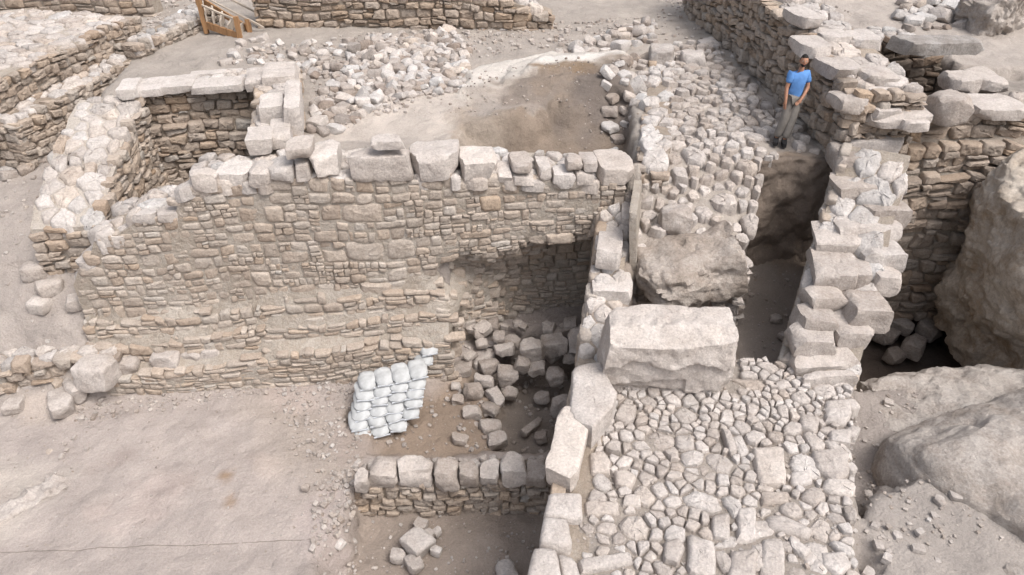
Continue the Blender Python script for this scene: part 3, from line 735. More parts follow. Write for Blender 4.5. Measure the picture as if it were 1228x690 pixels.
# low wall in the foreground
w5 = W('low_wall', 'low rubble wall topped by a row of big pale stones, in front of the sandbags', (-2.8, 8.1), (JX(8.2) + .1, 8.2), .55, -4.75, [(0, -4.0), (.06, -3.8), (1, -3.75)],
       faces='FL', seed=45, hr=(.1, .2), wr=(.12, .3), prot=.08, jit=.04, rough=.05, tint=(.3, .6), topd=(.12, .25), toptint=(.5, .8))
for L, Rr, tb, ft, fb in ((442, 474, 546, 571, 586), (473, 517, 545, 570, 584), (521, 549, 549, 574, 588), (549, 574, 552, 573, 585), (574, 600, 550, 573, 584), (600, 631, 541, 570, 583), (631, 657, 547, 572, 584), (424, 442, 560, 580, 592)):
    s, l = survey(L, Rr, tb, ft, fb, zb=-3.8); block('cap_stone', M_PALE, (s[0], s[1], s[2] + .08), l, rz=rnd.uniform(-.1, .1), parent=w5, step=.05, rnd_frac=.3, amp=.07, cuts=16, cutd=.74, tint=(rnd.uniform(.45, .75), .55, .5))

# wall under the left edge of the paved platform
wj = W('platform_wall', 'retaining wall under the left edge of the paved platform, dropping into the pit', (JX(13.3), 13.3), (JX(4.0), 4.0), .6, -4.9, [(0, -.3), (.12, -.55), (.29, -1.2), (.43, -1.75), (1, -1.9)],
       faces='F', seed=49, hr=(.2, .35), wr=(.25, .55), prot=.05, topd=(.2, .4), toptint=(.5, .8), topmask=lambda u: 1.1 < u < 4.3)
# thin upright plastered wall end
o = block('plaster_pier', M_MORTAR, (.14, 1.5, 1.3), (2.36, 11.75, -.75), rz=R(-12), step=.09, rnd_frac=.25, amp=.02, cuts=2, cutd=.95, tint=(.75, .45, .5))
tag(o, 'thin grey plastered wall fin standing between the big wall and the terrace stones', 'wall')

# strip wall along the terrace
W('terrace_wall', 'narrow flat-topped wall of pale slabs between the brown pit and the rubble terrace', (3.75, 19.2), (2.45, 12.7), .62, -1.6, [(0, .32), (.55, .2), (.93, .1), (1, -.1)],
  faces='FR', seed=53, hr=(.14, .26), wr=(.2, .5), topd=(.3, .55), toptint=(.6, .85), warm=.5)
# wall behind the man
wm = W('rubble_wall', 'long sloping-topped rough wall that the man leans against', (5.5, 23.5), (6.55, 13.1), 1.35, -.3, [(0, 2.4), (.5, 2.0), (.8, 1.7), (1, 1.3)],
       faces='FR', seed=57, hr=(.16, .3), wr=(.18, .45), prot=.12, jit=.05, rough=.06, tint=(.4, .75), warm=.53, topd=(.3, .7), toptint=(.5, .8), tilt=.12, mat=M_WALL, topprot=.1)
for L, Rr, tb, ft, fb, z in ((990, 1030, 62, 84, 98, 1.4), (1028, 1077, 70, 90, 105, 1.32), (985, 1022, 30, 46, 58, 1.62), (1022, 1060, 36, 50, 60, 1.6), (955, 985, 8, 24, 34, 1.9), (1002, 1040, 106, 122, 136, 1.05), (1040, 1082, 116, 134, 148, .85), (1040, 1075, 98, 110, 120, 1.15), (960, 1000, 40, 58, 70, 1.6)):
    s, l = survey(L, Rr, tb, ft, fb, zb=z); block('cap_stone', M_PALE, (s[0], s[1], max(.25, s[2])), l, rz=R(6), parent=wm, step=.07, rnd_frac=.12, amp=.04, freq=2.6, cuts=18, cutd=.76, oct=5, maxn=40, tint=(rnd.uniform(.5, .75), .5, .5))
# stepped wall spur right of the trench
PA, PB = (6.45, 12.9), (4.55, 9.12); LP = math.dist(PA, PB)
wp = W('wall_spur', 'wall spur of large rough pale blocks stepping down between trench and dark pit', PA, PB, 1.2, -3.4, [(0, .5), (.2, .05), (.45, -.45), (.72, -1.15), (.93, -1.7), (1, -1.8)],
       faces='FR', seed=61, hr=(.2, .34), wr=(.3, .6), prot=.04, warm=.45, tint=(.4, .7), topd=(.3, .6), toptint=(.5, .8), coretint=(.65, .4, .5))
zspur = lin([(182, .3), (226, .0), (268, -.35), (320, -.75), (392, -1.25), (445, -1.75), (460, -1.9)])
for L, Rr, tb, ft, fb in ((1003, 1075, 246, 277, 291), (1040, 1091, 236, 255, 270), (978, 1028, 296, 329, 345), (1037, 1084, 288, 307, 324), (983, 1036, 268, 291, 303), (1018, 1068, 346, 374, 393), (970, 1015, 342, 359, 369),
                          (953, 1003, 386, 411, 428), (1004, 1048, 381, 401, 413), (960, 1004, 365, 387, 397), (951, 1031, 418, 436, 448), (965, 1031, 446, 453, 466),
                          (1013, 1084, 156, 171, 183), (1006, 1037, 169, 191, 206), (1048, 1089, 202, 217, 228), (1006, 1050, 206, 227, 240), (1036, 1084, 185, 199, 208), (1050, 1082, 318, 335, 350), (1012, 1045, 312, 330, 345)):
    s, l = survey(L, Rr, tb, ft, fb, zb=zspur(fb) - .06)
    block('wall_block', M_PALE, (s[0] * 1.08, s[1] * 1.1, s[2] + .1), (l[0], l[1], l[2] - .02), rz=rnd.uniform(-.15, .1), rx=rnd.uniform(-.06, .06), ry=rnd.uniform(-.08, .08), parent=wp, step=.075, rnd_frac=.2, amp=.045, freq=2.3, cuts=11, cutd=.78, tint=(rnd.uniform(.45, .75), rnd.uniform(.45, .58), .5))
# right-hand cross walls
wx = W('cross_wall', 'layered wall with pale top blocks above the dark right-hand pit', (7.45, 13.45), (12, 13.6), .9, -3.8, [(0, .85), (1, .9)],
       faces='F', seed=65, hr=(.2, .34), wr=(.25, .5), prot=.1, jit=.05, rough=.05, off=lambda u, z: (.25 if z < .3 else 0) + (.25 if z < -.35 else 0), tint=(.3, .6), warm=.55, toptint=(.5, .8), topd=(.3, .6))
for L, Rr, tb, ft, fb in ((1026, 1130, 108, 139, 153), (1130, 1171, 105, 121, 152), (1169, 1235, 112, 132, 143), (1171, 1214, 79, 98, 112), (1143, 1181, 82, 98, 114), (1085, 1118, 140, 148, 158)):
    s, l = survey(L, Rr, tb, ft, fb, zb=.78); block('cap_stone', M_PALE, s, l, rz=rnd.uniform(-.06, .06), parent=wx, step=.07, rnd_frac=.15, amp=.035, cuts=16, cutd=.76, oct=5, maxn=40, tint=(rnd.uniform(.5, .75), .54, .5))
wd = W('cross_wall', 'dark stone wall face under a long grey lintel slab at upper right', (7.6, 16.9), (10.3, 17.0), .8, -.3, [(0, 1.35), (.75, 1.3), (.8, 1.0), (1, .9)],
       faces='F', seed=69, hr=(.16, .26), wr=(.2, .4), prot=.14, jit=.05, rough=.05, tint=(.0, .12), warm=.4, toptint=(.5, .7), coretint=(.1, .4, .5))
s, l = survey(1075, 1186, 40, 50, 63, zb=1.25); o = block('lintel', M_PALE, s, (l[0], l[1] - .12, l[2]), rz=R(2), parent=wd, step=.08, rnd_frac=.12, amp=.05, cuts=12, cutd=.8, oct=5, maxn=40, tint=(.35, .2, .5))

# far walls
W('far_wall', 'brown rubble wall across the top of the site behind the scattered stones', (-7.6, 21.9), (1.2, 21.6), .8, .1, [(0, 2.1), (.55, 1.9), (.75, 1.3), (.9, 1.0), (1, .7)],
  faces='F', seed=73, hr=(.16, .3), wr=(.2, .5), prot=.1, jit=.04, rough=.05, tint=(.3, .65), warm=.62)
W('far_wall', 'long low platform with pale rubble top at the far left', (-11.6, 14.6), (-10.45, 20.6), 4.2, -.3, [(0, .85), (1, .95)],
  faces='F', seed=77, hr=(.14, .24), wr=(.16, .36), prot=.1, jit=.04, rough=.06, tint=(.25, .55), toptint=(.45, .8), topd=(.25, .6), topprot=.03, coretint=(.8, .5, .5), toptry=5000)
W('far_wall', 'lower ledge wall running along the foot of the far left platform', (-10.95, 14.8), (-9.85, 20.9), .75, -1.0, [(0, .1), (1, .3)],
  faces='FL', seed=81, hr=(.14, .24), wr=(.16, .36), prot=.08, jit=.04, rough=.06, tint=(.3, .6), toptint=(.5, .8))
W('far_wall', 'short grey wall end beside the cleared passage at upper left', (-9.9, 19.0), (-8.95, 22.4), .7, -.2, [(0, .5), (1, .75)],
  faces='FL', seed=85, hr=(.16, .28), wr=(.2, .4), prot=.08, jit=.04, rough=.06, tint=(.3, .6), warm=.4, toptint=(.5, .8))
W('far_wall', 'dim wall along the top left corner beyond the platform', (-18, 23.2), (-11.2, 23.0), .8, .1, [(0, 1.2), (1, 1.1)], faces='F', seed=89, tint=(.3, .6))

# ================================================================== paved platform: each stone its own object
def ZP(x0, y0, s, pts): return [(x0 + a / s, y0 + b / s) for a, b in pts]
ZPAV = -1.86
def zoomed(pts): return PW(ZP(640, 420, 2.555, pts), ZPAV + .05)
BIGP = [([(665, 290), (765, 290), (785, 410), (690, 420)], 'large upright rectangular paving slab near the middle right of the paved platform'),
        ([(702, 568), (775, 565), (775, 692), (690, 690)], 'long squared paving block at the bottom edge right of a tall slab'),
        ([(130, 637), (305, 610), (312, 655), (135, 682)], 'long flat paving bar lying crosswise in the lower left of the pavement'),
        ([(470, 555), (560, 582), (566, 692), (470, 692)], 'tall pale paving slab at the bottom middle of the pavement'),
        ([(602, 610), (690, 602), (682, 702), (590, 702)], 'broad pale slab at the bottom edge just left of the squared block'),
        ([(692, 428), (790, 426), (792, 462), (700, 470)], 'short wide slab directly below the large upright rectangular slab'),
        ([(710, 500), (760, 500), (865, 550), (850, 576), (712, 542)], 'diagonal wedge-shaped slab in the lower right of the pavement'),
        ([(890, 145), (970, 140), (980, 190), (960, 226), (890, 216)], 'big square slab in the upper right corner of the pavement'),
        ([(905, 240), (978, 236), (975, 290), (910, 276)], 'squarish slab just below the corner slab on the right rim'),
        ([(850, 302), (965, 292), (976, 370), (930, 410), (860, 362)], 'large sloping slab on the right rim of the pavement'),
        ([(785, 365), (856, 362), (858, 405), (790, 410)], 'small neat square block beside the large upright slab'),
        ([(155, 456), (262, 459), (265, 500), (155, 506)], 'flat rectangular slab beside the left edge ashlars'),
        ([(170, 310), (215, 305), (240, 335), (235, 375), (175, 380)], 'warm tan roundish stone right of the leaning upright block'),
        ([(245, 370), (285, 360), (320, 385), (300, 422), (250, 415)], 'pale five-sided stone below the tan roundish stone'),
        ([(875, 615), (955, 610), (980, 660), (940, 692), (880, 655)], 'large rounded slab at the bottom right corner of the pavement'),
        ([(545, 500), (603, 490), (605, 582), (550, 572)], 'tall rounded stone left of a twin tall stone in the lower middle'),
        ([(620, 476), (685, 475), (690, 582), (620, 590)], 'tall worn slab beside its rounded twin in the lower middle'),
        ([(400, 580), (450, 570), (468, 600), (440, 660), (395, 640)], 'chunky rounded block left of the tall bottom slab'),
        ([(812, 186), (884, 200), (870, 250), (820, 235)], 'angular stone left of the big corner slab'),
        ([(780, 562), (855, 612), (832, 640), (785, 602)], 'leaning narrow slab right of the squared bottom block'),
        ([(265, 155), (320, 160), (312, 210), (280, 226), (245, 205)], 'dark-edged squarish stone below the left corner of the huge block'),
        ([(278, 436), (330, 440), (332, 480), (270, 472)], 'blocky stone right of the flat rectangular slab'),
        ([(575, 236), (602, 240), (627, 310), (602, 316)], 'narrow upright stone in the upper middle of the pavement')]
bigw = [(zoomed(p), l) for p, l in BIGP]
pave = [(JX(4.2) + .55, 4.2), (JX(8.9) + .95, 8.9), (2.1, 8.1), (3.9, 8.25), (4.1, 9.1), (4.65, 8.95), (5.55, 8.6), (5.3, 7.9), (4.75, 6.5), (4.05, 4.5), (4.0, 4.2)]
pave = [(JX(4.2) + .46, 4.2), (JX(8.0) + .5, 8.0), (JX(9.2) + .75, 9.2), (4.3, 9.2), (4.65, 8.95), (5.55, 8.6), (5.3, 7.9), (4.75, 6.5), (4.05, 4.5), (3.98, 4.2)]
r = np.random.default_rng(5)
kp = []
for p, _ in bigw: kp.append(p)
hugep = PW([(715, 395), (892, 395), (890, 480), (745, 480)], ZPAV)
kp.append([(2.0, 8.35), (3.95, 8.35), (3.95, 9.4), (1.8, 9.4)])
def pd(x, y, q): return q.choice([.11, .19, .29, .38, .48], p=[.28, .22, .24, .18, .08]) * (.72 if y > 7.6 else 1.0)
sites = []; srad = []
for p, _ in bigw:                                    # sites just inside each big slab hold its place
    q = np.array(p); c = q.mean(0)
    for k in range(len(q)):
        a, b = q[k], q[(k + 1) % len(q)]; m = max(2, int(np.hypot(*(b - a)) / .12))
        for t in np.arange(m) / m:
            e = a + (b - a) * t; dd = c - e; sites.append(e + dd / np.hypot(*dd) * .05); srad.append(.09)
cells = fitted(pave, pd, 12000, r, kp, (sites, srad), .02)
IDF = (np.zeros(3), np.array([1., 0, 0]), np.array([0, 1., 0]), np.array([0, 0, 1.]))
def stone_obj(name, poly, z, prot, mat, tint, dep=.22, **kw):
    c = np.array(poly).mean(0); mb = MB()
    cell_stone(mb, np.array(poly) - c, IDF, prot, dep, tint, r, **kw)
    o = mb.build(name, mat, sharp=42); o.location = (c[0], c[1], z); return o
npv = 0; small = MB()
items = []
for c, pl in cells:
    q = np.array(pl); ar_ = abs(np.sum(q[:, 0] * np.roll(q[:, 1], -1) - q[:, 1] * np.roll(q[:, 0], -1))) / 2
    if ar_ < .004: continue
    q = (q - q.mean(0)) * .97 + q.mean(0)
    items.append((ar_, c, q))
items.sort(key=lambda t: -t[0])
for k, (ar_, c, q) in enumerate(items):
    t = (rnd.uniform(.5, .8), rnd.gauss(.5, .05), 0)
    pr = rnd.uniform(.0, .05)
    if k < 270:
        o = stone_obj('paving_stone', q, ZPAV, pr, M_PALE, t, tilt=.06, rough=.03, dome=.35)
        big = ar_ > .06
        tag(o, 'medium pale limestone fitted into the rough platform paving' if big else 'small pale cobble filling between larger stones of the platform paving', 'paving stone', 'medium stones of the platform paving' if big else 'small cobbles of the platform paving')
    else:
        cc = q.mean(0); cell_stone(small, q, (np.array([0, 0, ZPAV]), *IDF[1:]), pr, .2, t, r)
if small.n: tag(small.build('paving_chips', M_PALE), 'tiny stone chips wedged between the platform paving stones', 'stone chips', kind='stuff')
for p, lab in bigw:
    q = np.array(p); q = (q - q.mean(0)) * .96 + q.mean(0)
    o = stone_obj('paving_slab', q, ZPAV, rnd.uniform(.035, .07), M_PALE, (rnd.uniform(.6, .75), .6 if 'tan' in lab else .5, 0), tilt=.03, rough=.018, dome=.3, seg=5)
    tag(o, lab, 'paving slab')

# edge blocks of the platform, the huge block
def pblock(name, lab, cat, px, z, th, tint, mat=M_PALE, **kw):
    q = PW(px, z); o = stone_obj(name, q[::-1] if np.cross(np.array(q[1]) - q[0], np.array(q[2]) - q[1]) < 0 else q, z - .05, .05, mat, tint, dep=th, seg=5, **kw); tag(o, lab, cat); return o
s, l = survey(722, 889, 366, 408, 479, zb=-1.86)
tag(block('limestone_block', M_PALE, s, l, rz=R(-2), step=.035, rnd_frac=.07, amp=.03, relief=.09, taper=(.02, -.04), freq=2.2, cuts=16, cutd=.86, oct=5, maxn=72, tint=(.85, .55, .5), planes=((-.85, -.2, -.5, 1.02), (-.8, 0, .3, 1.08), (0, -.45, .9, .6), (.12, -1, .1, .5))),
    'huge pale rectangular limestone block lying at the head of the paving', 'stone block')
pblock('limestone_slab', 'five-sided flat slab leaning beside the left end of the huge block', 'stone slab', [(686, 437), (720, 432), (741, 468), (736, 485), (711, 514), (684, 500)], -1.42, .45, (.72, .5, 0), tilt=.02, rough=.012)
s, l = survey(664, 704, 484, 572, 590, zb=-1.82)
tag(block('limestone_block', M_PALE, (s[0], s[1], s[2] + .06), l, rz=R(-14), rx=R(2), step=.05, rnd_frac=.2, amp=.04, cuts=8, cutd=.82, tint=(.85, .62, .5)), 'cream upright-looking long block on the pavement edge beside the five-sided slab', 'stone block')
for px, lab, z in (([(657, 590), (697, 590), (699, 621), (652, 618)], 'squared edge stone directly below the cream long block', -1.72),
                   ([(651, 617), (681, 620), (688, 655), (645, 652)], 'second squared edge stone down from the cream long block', -1.66),
                   ([(640, 654), (668, 655), (676, 700), (630, 700)], 'lowest white edge stone at the bottom of the photo', -1.58),
                   ([(668, 662), (690, 668), (700, 700), (676, 700)], 'greyish edge stone wedged behind the lowest white one', -1.75)):
    pblock('edge_stone', lab, 'edge stone', px, z, .5, (.75, .5, 0), tilt=.02, rough=.012)
for (L, Rr, tb, ft, fb, z, lab, rz) in ((719, 749, 268, 305, 322, -1.0, 'narrow pale standing block on the wall edge near the plaster fin', -10), (711, 759, 325, 350, 367, -1.5, 'squat white block on the wall edge behind the huge block', -4),
                                     (748, 770, 232, 262, 275, -.75, 'small grey-white block just below the right end of the big wall', -8)):
    s, l = survey(L, Rr, tb, ft, fb, zb=z); tag(block('edge_block', M_PALE, s, l, rz=R(rz), step=.06, rnd_frac=.18, amp=.03, cuts=6, cutd=.84, tint=(.75, .52, .5)), lab, 'stone block')

# ================================================================== rubble terrace beside the man
terr = [(2.85, 12.85), (2.3, 12.6), (1.95, 11.2), (4.2, 11.1), (4.65, 11.75), (5.05, 13.15), (6.3, 13.3), (5.7, 18), (5.6, 20), (4.4, 20)]
def tz(x, y): return float(np.interp(y, [10.9, 11.5, 12.4, 13.3, 20], [-1.3, -.92, -.42, 0., .32]))
r2 = np.random.default_rng(9)
cells = fitted(terr, lambda x, y, q: q.choice([.16, .26, .38, .5], p=[.28, .32, .28, .12]), 9000, r2, gap=.035)
rest = MB(); n_t = 0
cells.sort(key=lambda t: t[0][1])
for c, pl in cells:
    if math.hypot(c[0] - P(934, 171, 0)[0], c[1] - P(934, 171, 0)[1]) < .38: continue
    if 5.15 < c[0] < 6.4 and 13.3 < c[1] < 14.6 and rnd.random() < .3: continue
    q = np.array(pl); q = (q - q.mean(0)) * rnd.uniform(.88, .98) + q.mean(0)
    t = (rnd.uniform(.45, .8), rnd.gauss(.52, .06), 0)
    if n_t < 190:
        r = r2; o = stone_obj('terrace_stone', q, tz(*c), rnd.uniform(.02, .14), M_PALE, t, dep=.16, tilt=.14, rough=.045, dome=.4); n_t += 1
        near = c[1] < 12.6
        if near: o.rotation_euler = (rnd.uniform(.05, .5), rnd.uniform(-.15, .15), 0)
        tag(o, 'pale rubble stone packed at the front edge of the terrace above the boulder' if near else 'pale rubble stone bedded in the upper terrace near the man', 'rubble stone', 'stones at the terrace front' if near else 'stones of the upper terrace')
    else:
        cell_stone(rest, q, (np.array([0, 0, tz(*c)]), *IDF[1:]), rnd.uniform(.03, .12), .2, t, r2, tilt=.1)
if rest.n: tag(rest.build('terrace_rubble', M_PALE), 'packed pale rubble covering the far end of the terrace', 'rubble', kind='stuff')
r = np.random.default_rng(6)

def rockp(name, lab, cat, px, py, wpx, z, asp=(1, .8, .7), rz=0, rx=0, ry=0, mat=None, tint=None, sink=.25, group=None, **kw):
    """stone at a photo point resting at level z; wpx = its width in photo pixels"""
    x, y, _ = P(px, py, z); dist = math.hypot(y * CS + (CAM_Z - z) * SN, 0); s = wpx * dist / FOC
    size = (s * asp[0], s * asp[1], s * asp[2])
    kw.setdefault('rnd_frac', .3); kw.setdefault('cuts', 14); kw.setdefault('cutd', .74); kw.setdefault('amp', .05)
    o = block(name, mat or M_PALE, size, (x, y, z + size[2] * (.5 - sink)), rz, rx, ry, step=kw.pop('step', max(.035, s / 14)), tint=tint or (rnd.uniform(.45, .75), rnd.gauss(.53, .05), 0), **kw)
    return tag(o, lab, cat, group)
# terrace and trench boulders
rockp('boulder', 'big beige boulder below the terrace front, behind the huge block', 'boulder', 826, 345, 132, -1.8, (1, .7, .52), rz=R(8), ry=R(-6), mat=M_GREYROCK, tint=(.5, .56, 0), rnd_frac=.6, amp=.13, cuts=14, cutd=.74, oct=6, step=.05, maxn=48, sink=.12)
rockp('boulder', 'grey block set upright at the left of the terrace front', 'boulder', 808, 272, 36, -.75, (1, .8, .9), tint=(.5, .45, 0))
rockp('boulder', 'flat-faced stone sitting high against the wall left of the man', 'boulder', 849, 60, 26, .2, (1, .8, .7), tint=(.65, .5, 0))
rockp('boulder', 'grey-white stone below the flat-faced one left of the man', 'boulder', 829, 78, 30, .2, (1, .8, .7), tint=(.6, .47, 0))
rockp('boulder', 'round grey stone on the terrace wall beside the lime step', 'boulder', 793, 72, 30, .3, (1, .8, .75), tint=(.5, .4, 0))
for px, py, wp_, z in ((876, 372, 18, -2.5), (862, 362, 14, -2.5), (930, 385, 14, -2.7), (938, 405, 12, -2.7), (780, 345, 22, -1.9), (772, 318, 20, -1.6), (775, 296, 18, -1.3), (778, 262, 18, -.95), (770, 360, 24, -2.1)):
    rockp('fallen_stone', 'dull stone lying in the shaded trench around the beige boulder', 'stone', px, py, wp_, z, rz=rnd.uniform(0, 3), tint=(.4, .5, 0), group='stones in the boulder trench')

# right: great rock and grey boulder
def outcrop(name, lab, loc, size, rz, tint, seed, amp=.13, rx=0, ry=0, freq=2.2, k=1.0, cuts=20, mat=M_ROCK):
    p, Q = rock_verts(size, .05, rnd_frac=.75, amp=amp, freq=freq, cuts=cuts, cutd=.70, seed=seed, oct=7, maxn=96)
    h = np.array(size) / 2; nv_ = p / h ** 2; nv_ /= np.linalg.norm(nv_, axis=1, keepdims=True)
    rid = np.abs(vnoise(p * 1.15 + seed)) + .5 * np.abs(vnoise(p * 2.4 + seed * 2)) + .25 * np.abs(vnoise(p * 5.1 + seed))
    bed = p @ np.array([.25, .15, 1.]) * 3.2 + vnoise(p * .9 + 7) * 1.2; fr = bed - np.floor(bed)
    p = p + k * nv_ * (-.20 * np.clip(.55 - rid, 0, 1) + .05 * fr * (fr < .9) + .03 * fbm(p * 6 + seed, 4, .6))[:, None]
    mb = MB(); mb.add(p, Q, tint=tint); o = mb.build(name, mat, sharp=38); o.location = loc; o.rotation_euler = (rx, ry, rz)
    return tag(o, lab, 'rock outcrop')
outcrop('rock_outcrop', 'great tan rock mass rising at the right edge beside the dark pit', (11.75, 11.4, -1.9), (5.2, 5.0, 5.9), R(20), (.6, .56, .5), 501, amp=.09, k=.75)
outcrop('rock_outcrop', 'grey bouldery rock in the lower right corner with a dark crack', (8.5, 6.8, -3.0), (5.6, 3.6, 2.9), R(16), (.66, .5, .5), 507, amp=.05, cuts=9, mat=M_GREYROCK, rx=R(6), k=.4)
outcrop('rock_outcrop', 'low rounded grey rock between the paving and the corner rock', (6.55, 4.9, -2.95), (2.3, 1.5, 1.9), R(-35), (.6, .45, .5), 511, amp=.08, cuts=9, mat=M_GREYROCK)
outcrop('rock_outcrop', 'pale smooth rock hump in front of the dark pit', (7.9, 8.9, -3.25), (3.8, 1.8, 2.2), R(8), (.62, .5, .5), 513, amp=.06, k=.5, mat=M_GREYROCK)
outcrop('rock_outcrop', 'rough rock poking in at the upper right corner', (12.9, 19.6, 1.2), (2.4, 1.8, 1.5), R(30), (.5, .5, .5), 517, mat=M_GREYROCK)
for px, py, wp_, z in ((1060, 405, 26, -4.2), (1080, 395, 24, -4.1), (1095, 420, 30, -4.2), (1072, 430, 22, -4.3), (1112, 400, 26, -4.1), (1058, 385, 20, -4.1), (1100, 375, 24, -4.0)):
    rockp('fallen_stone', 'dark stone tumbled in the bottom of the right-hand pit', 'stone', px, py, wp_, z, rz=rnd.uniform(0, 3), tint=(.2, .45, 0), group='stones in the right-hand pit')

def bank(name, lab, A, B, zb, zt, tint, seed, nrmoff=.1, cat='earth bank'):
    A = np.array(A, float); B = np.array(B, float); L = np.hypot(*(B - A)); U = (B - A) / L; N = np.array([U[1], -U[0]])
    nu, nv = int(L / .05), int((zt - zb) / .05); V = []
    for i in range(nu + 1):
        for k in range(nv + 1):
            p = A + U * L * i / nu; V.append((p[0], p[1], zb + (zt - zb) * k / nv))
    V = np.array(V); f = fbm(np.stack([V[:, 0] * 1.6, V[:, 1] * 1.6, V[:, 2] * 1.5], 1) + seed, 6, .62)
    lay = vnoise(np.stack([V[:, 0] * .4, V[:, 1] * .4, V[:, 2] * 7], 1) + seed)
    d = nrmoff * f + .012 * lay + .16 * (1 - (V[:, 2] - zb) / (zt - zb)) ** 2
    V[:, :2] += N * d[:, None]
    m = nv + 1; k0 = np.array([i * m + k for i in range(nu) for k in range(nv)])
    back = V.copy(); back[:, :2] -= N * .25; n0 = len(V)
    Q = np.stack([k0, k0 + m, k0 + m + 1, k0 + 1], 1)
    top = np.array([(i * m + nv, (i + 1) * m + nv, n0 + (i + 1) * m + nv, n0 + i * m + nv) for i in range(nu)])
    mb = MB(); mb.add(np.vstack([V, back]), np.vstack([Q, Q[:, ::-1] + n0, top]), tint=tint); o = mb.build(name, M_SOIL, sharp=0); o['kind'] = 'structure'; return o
bank('earth_section', '', (4.75, 13.12), (6.75, 13.2), -2.9, -.06, (.215, .175, .145), 3.0, .12)  # cut face below the man; soil colour darkened to stand in for its shade
W('terrace_wall', 'rough stone front of the rubble terrace above the grey boulder', (2.1, 11.1), (4.45, 11.2), .4, -2.6, [(0, -1.2), (1, -1.2)], faces='FR', seed=97, hr=(.18, .34), wr=(.22, .5), prot=.14, jit=.05, rough=.06, tilt=.12, tint=(.4, .75), warm=.5, mat=M_PALE, topd=None)

# ================================================================== tumbled stones in the pit by the sandbags
TP = [(470, 235, 112, -4.1, (1, .75, .8), 0, 'squared tan block right behind the sandbags'), (585, 218, 100, -4.1, (1, .7, .6), 6, 'tan block beside the squared one behind the sandbags'),
      (690, 165, 120, -4.0, (1, .35, .3), 38, 'long splinter slab leaning up towards the dark hollow'), (800, 250, 90, -4.1, (1, 1, .9), 10, 'rounded grey stone below the dark hollow'),
      (642, 325, 92, -4.15, (1, .9, .8), 20, 'cracked rounded stone amid the tumbled heap'), (690, 268, 100, -4.1, (1, .5, .5), -15, 'flat stone over the cracked rounded one'),
      (745, 345, 110, -4.2, (1, .5, .5), -55, 'tilted narrow stone right of the cracked one'), (725, 400, 92, -4.25, (1, .7, .6), -35, 'angular stone below the tilted narrow one'),
      (572, 355, 62, -4.15, (1, .8, .7), 0, 'small pale stone left of the cracked one'), (640, 418, 88, -4.2, (1, .75, .7), 5, 'plump stone at the left of the heap'),
      (720, 492, 105, -4.3, (1, .7, .7), 8, 'smooth oval stone just behind the low wall'), (755, 552, 102, -4.3, (1, .65, .8), 22, 'humped oval stone almost touching the low wall'),
      (582, 535, 72, -4.15, (1, .7, .5), 0, 'small flat stone alone behind the low wall'), (905, 485, 150, -4.5, (1, .24, .25), 52, 'long stone bar lying in the pit floor'),
      (955, 525, 55, -4.5, (1, 1, .8), 0, 'small dark stone right of the stone bar'), (915, 140, 100, -3.75, (1, .9, 1.1), 0, 'tall pale boulder at the top of the heap beside the dark hollow'),
      (1015, 110, 122, -3.75, (1, .75, .7), -6, 'wide grey boulder topping the heap'), (865, 205, 85, -3.95, (.8, .8, 1), 0, 'brownish stone under the tall pale boulder'),
      (940, 215, 90, -3.95, (1, .7, .6), 0, 'flattish stone below the tall pale boulder'), (1125, 90, 92, -3.5, (1, .9, 1.1), 0, 'grey boulder against the platform wall'),
      (722, 205, 92, -4.05, (1, .8, .7), 20, 'dull stone in the shade under the splinter slab'), (632, 150, 70, -3.85, (1, .6, .5), 40, 'small slab leaning on the earth bank'),
      (790, 125, 95, -3.8, (1, .6, .5), 20, 'grey slab in the earth bank above the hollow'), (812, 325, 80, -4.3, (1, .7, .6), 0, 'low stone at the rim of the pit floor'),
      (960, 345, 72, -4.4, (1, .8, .6), 0, 'low grey stone below the boulders in the pit'), (1020, 255, 82, -4.1, (1, .9, .9), 0, 'shaded stone below the wide grey boulder'),
      (1035, 395, 80, -4.2, (.9, .8, 1.3), 0, 'tall shaded stone against the platform wall'), (765, 62, 62, -3.6, (1, .8, .7), 0, 'tan stone stuck in the earth bank'),
      (1085, 160, 62, -3.9, (1, .8, .8), 0, 'small shaded stone between two grey boulders'), (562, 285, 55, -4.1, (1, .6, .5), 0, 'small stone under the tan block'), (650, 470, 52, -4.25, (1, .7, .5), 0, 'small stone between the plump and oval stones')]
for a, b, wz, z, asp, rz, lab in TP:
    rockp('tumbled_stone', lab, 'stone', 400 + a / 3.84, 390 + b / 3.84, wz / 3.84, z, asp, rz=R(rz), rx=R(rnd.uniform(-16, 16)), ry=R(rnd.uniform(-14, 14)), sink=.22, rnd_frac=.3, amp=.075, tint=(rnd.uniform(.3, .62), .54, 0), step=.04)
rq = np.random.default_rng(44)
for k in range(34):
    px, py = rq.uniform(548, 700), rq.uniform(385, 432); z = -4.05 + .4 * max(0, (432 - py) / 45) + .2 * max(0, (600 - px) / 60)
    rockp('fallen_stone', 'rough stone in the rubble spilling out of the dark hollow', 'stone', px, py, rq.uniform(9, 21), z, (1, .8, .65), rz=rq.uniform(0, 3), rx=rq.uniform(-.4, .4), tint=(rq.uniform(.25, .6), .54, 0), group='rubble spilling from the hollow', step=.05, sink=.1)
for k in range(16):
    px, py = rq.uniform(868, 905), rq.uniform(325, 380)
    rockp('fallen_stone', 'small stone at the left foot of the trench below the man', 'stone', px, py, rq.uniform(6, 14), -2.72, (1, .8, .65), rz=rq.uniform(0, 3), tint=(rq.uniform(.25, .55), .5, 0), group='stones at the trench foot', step=.05)
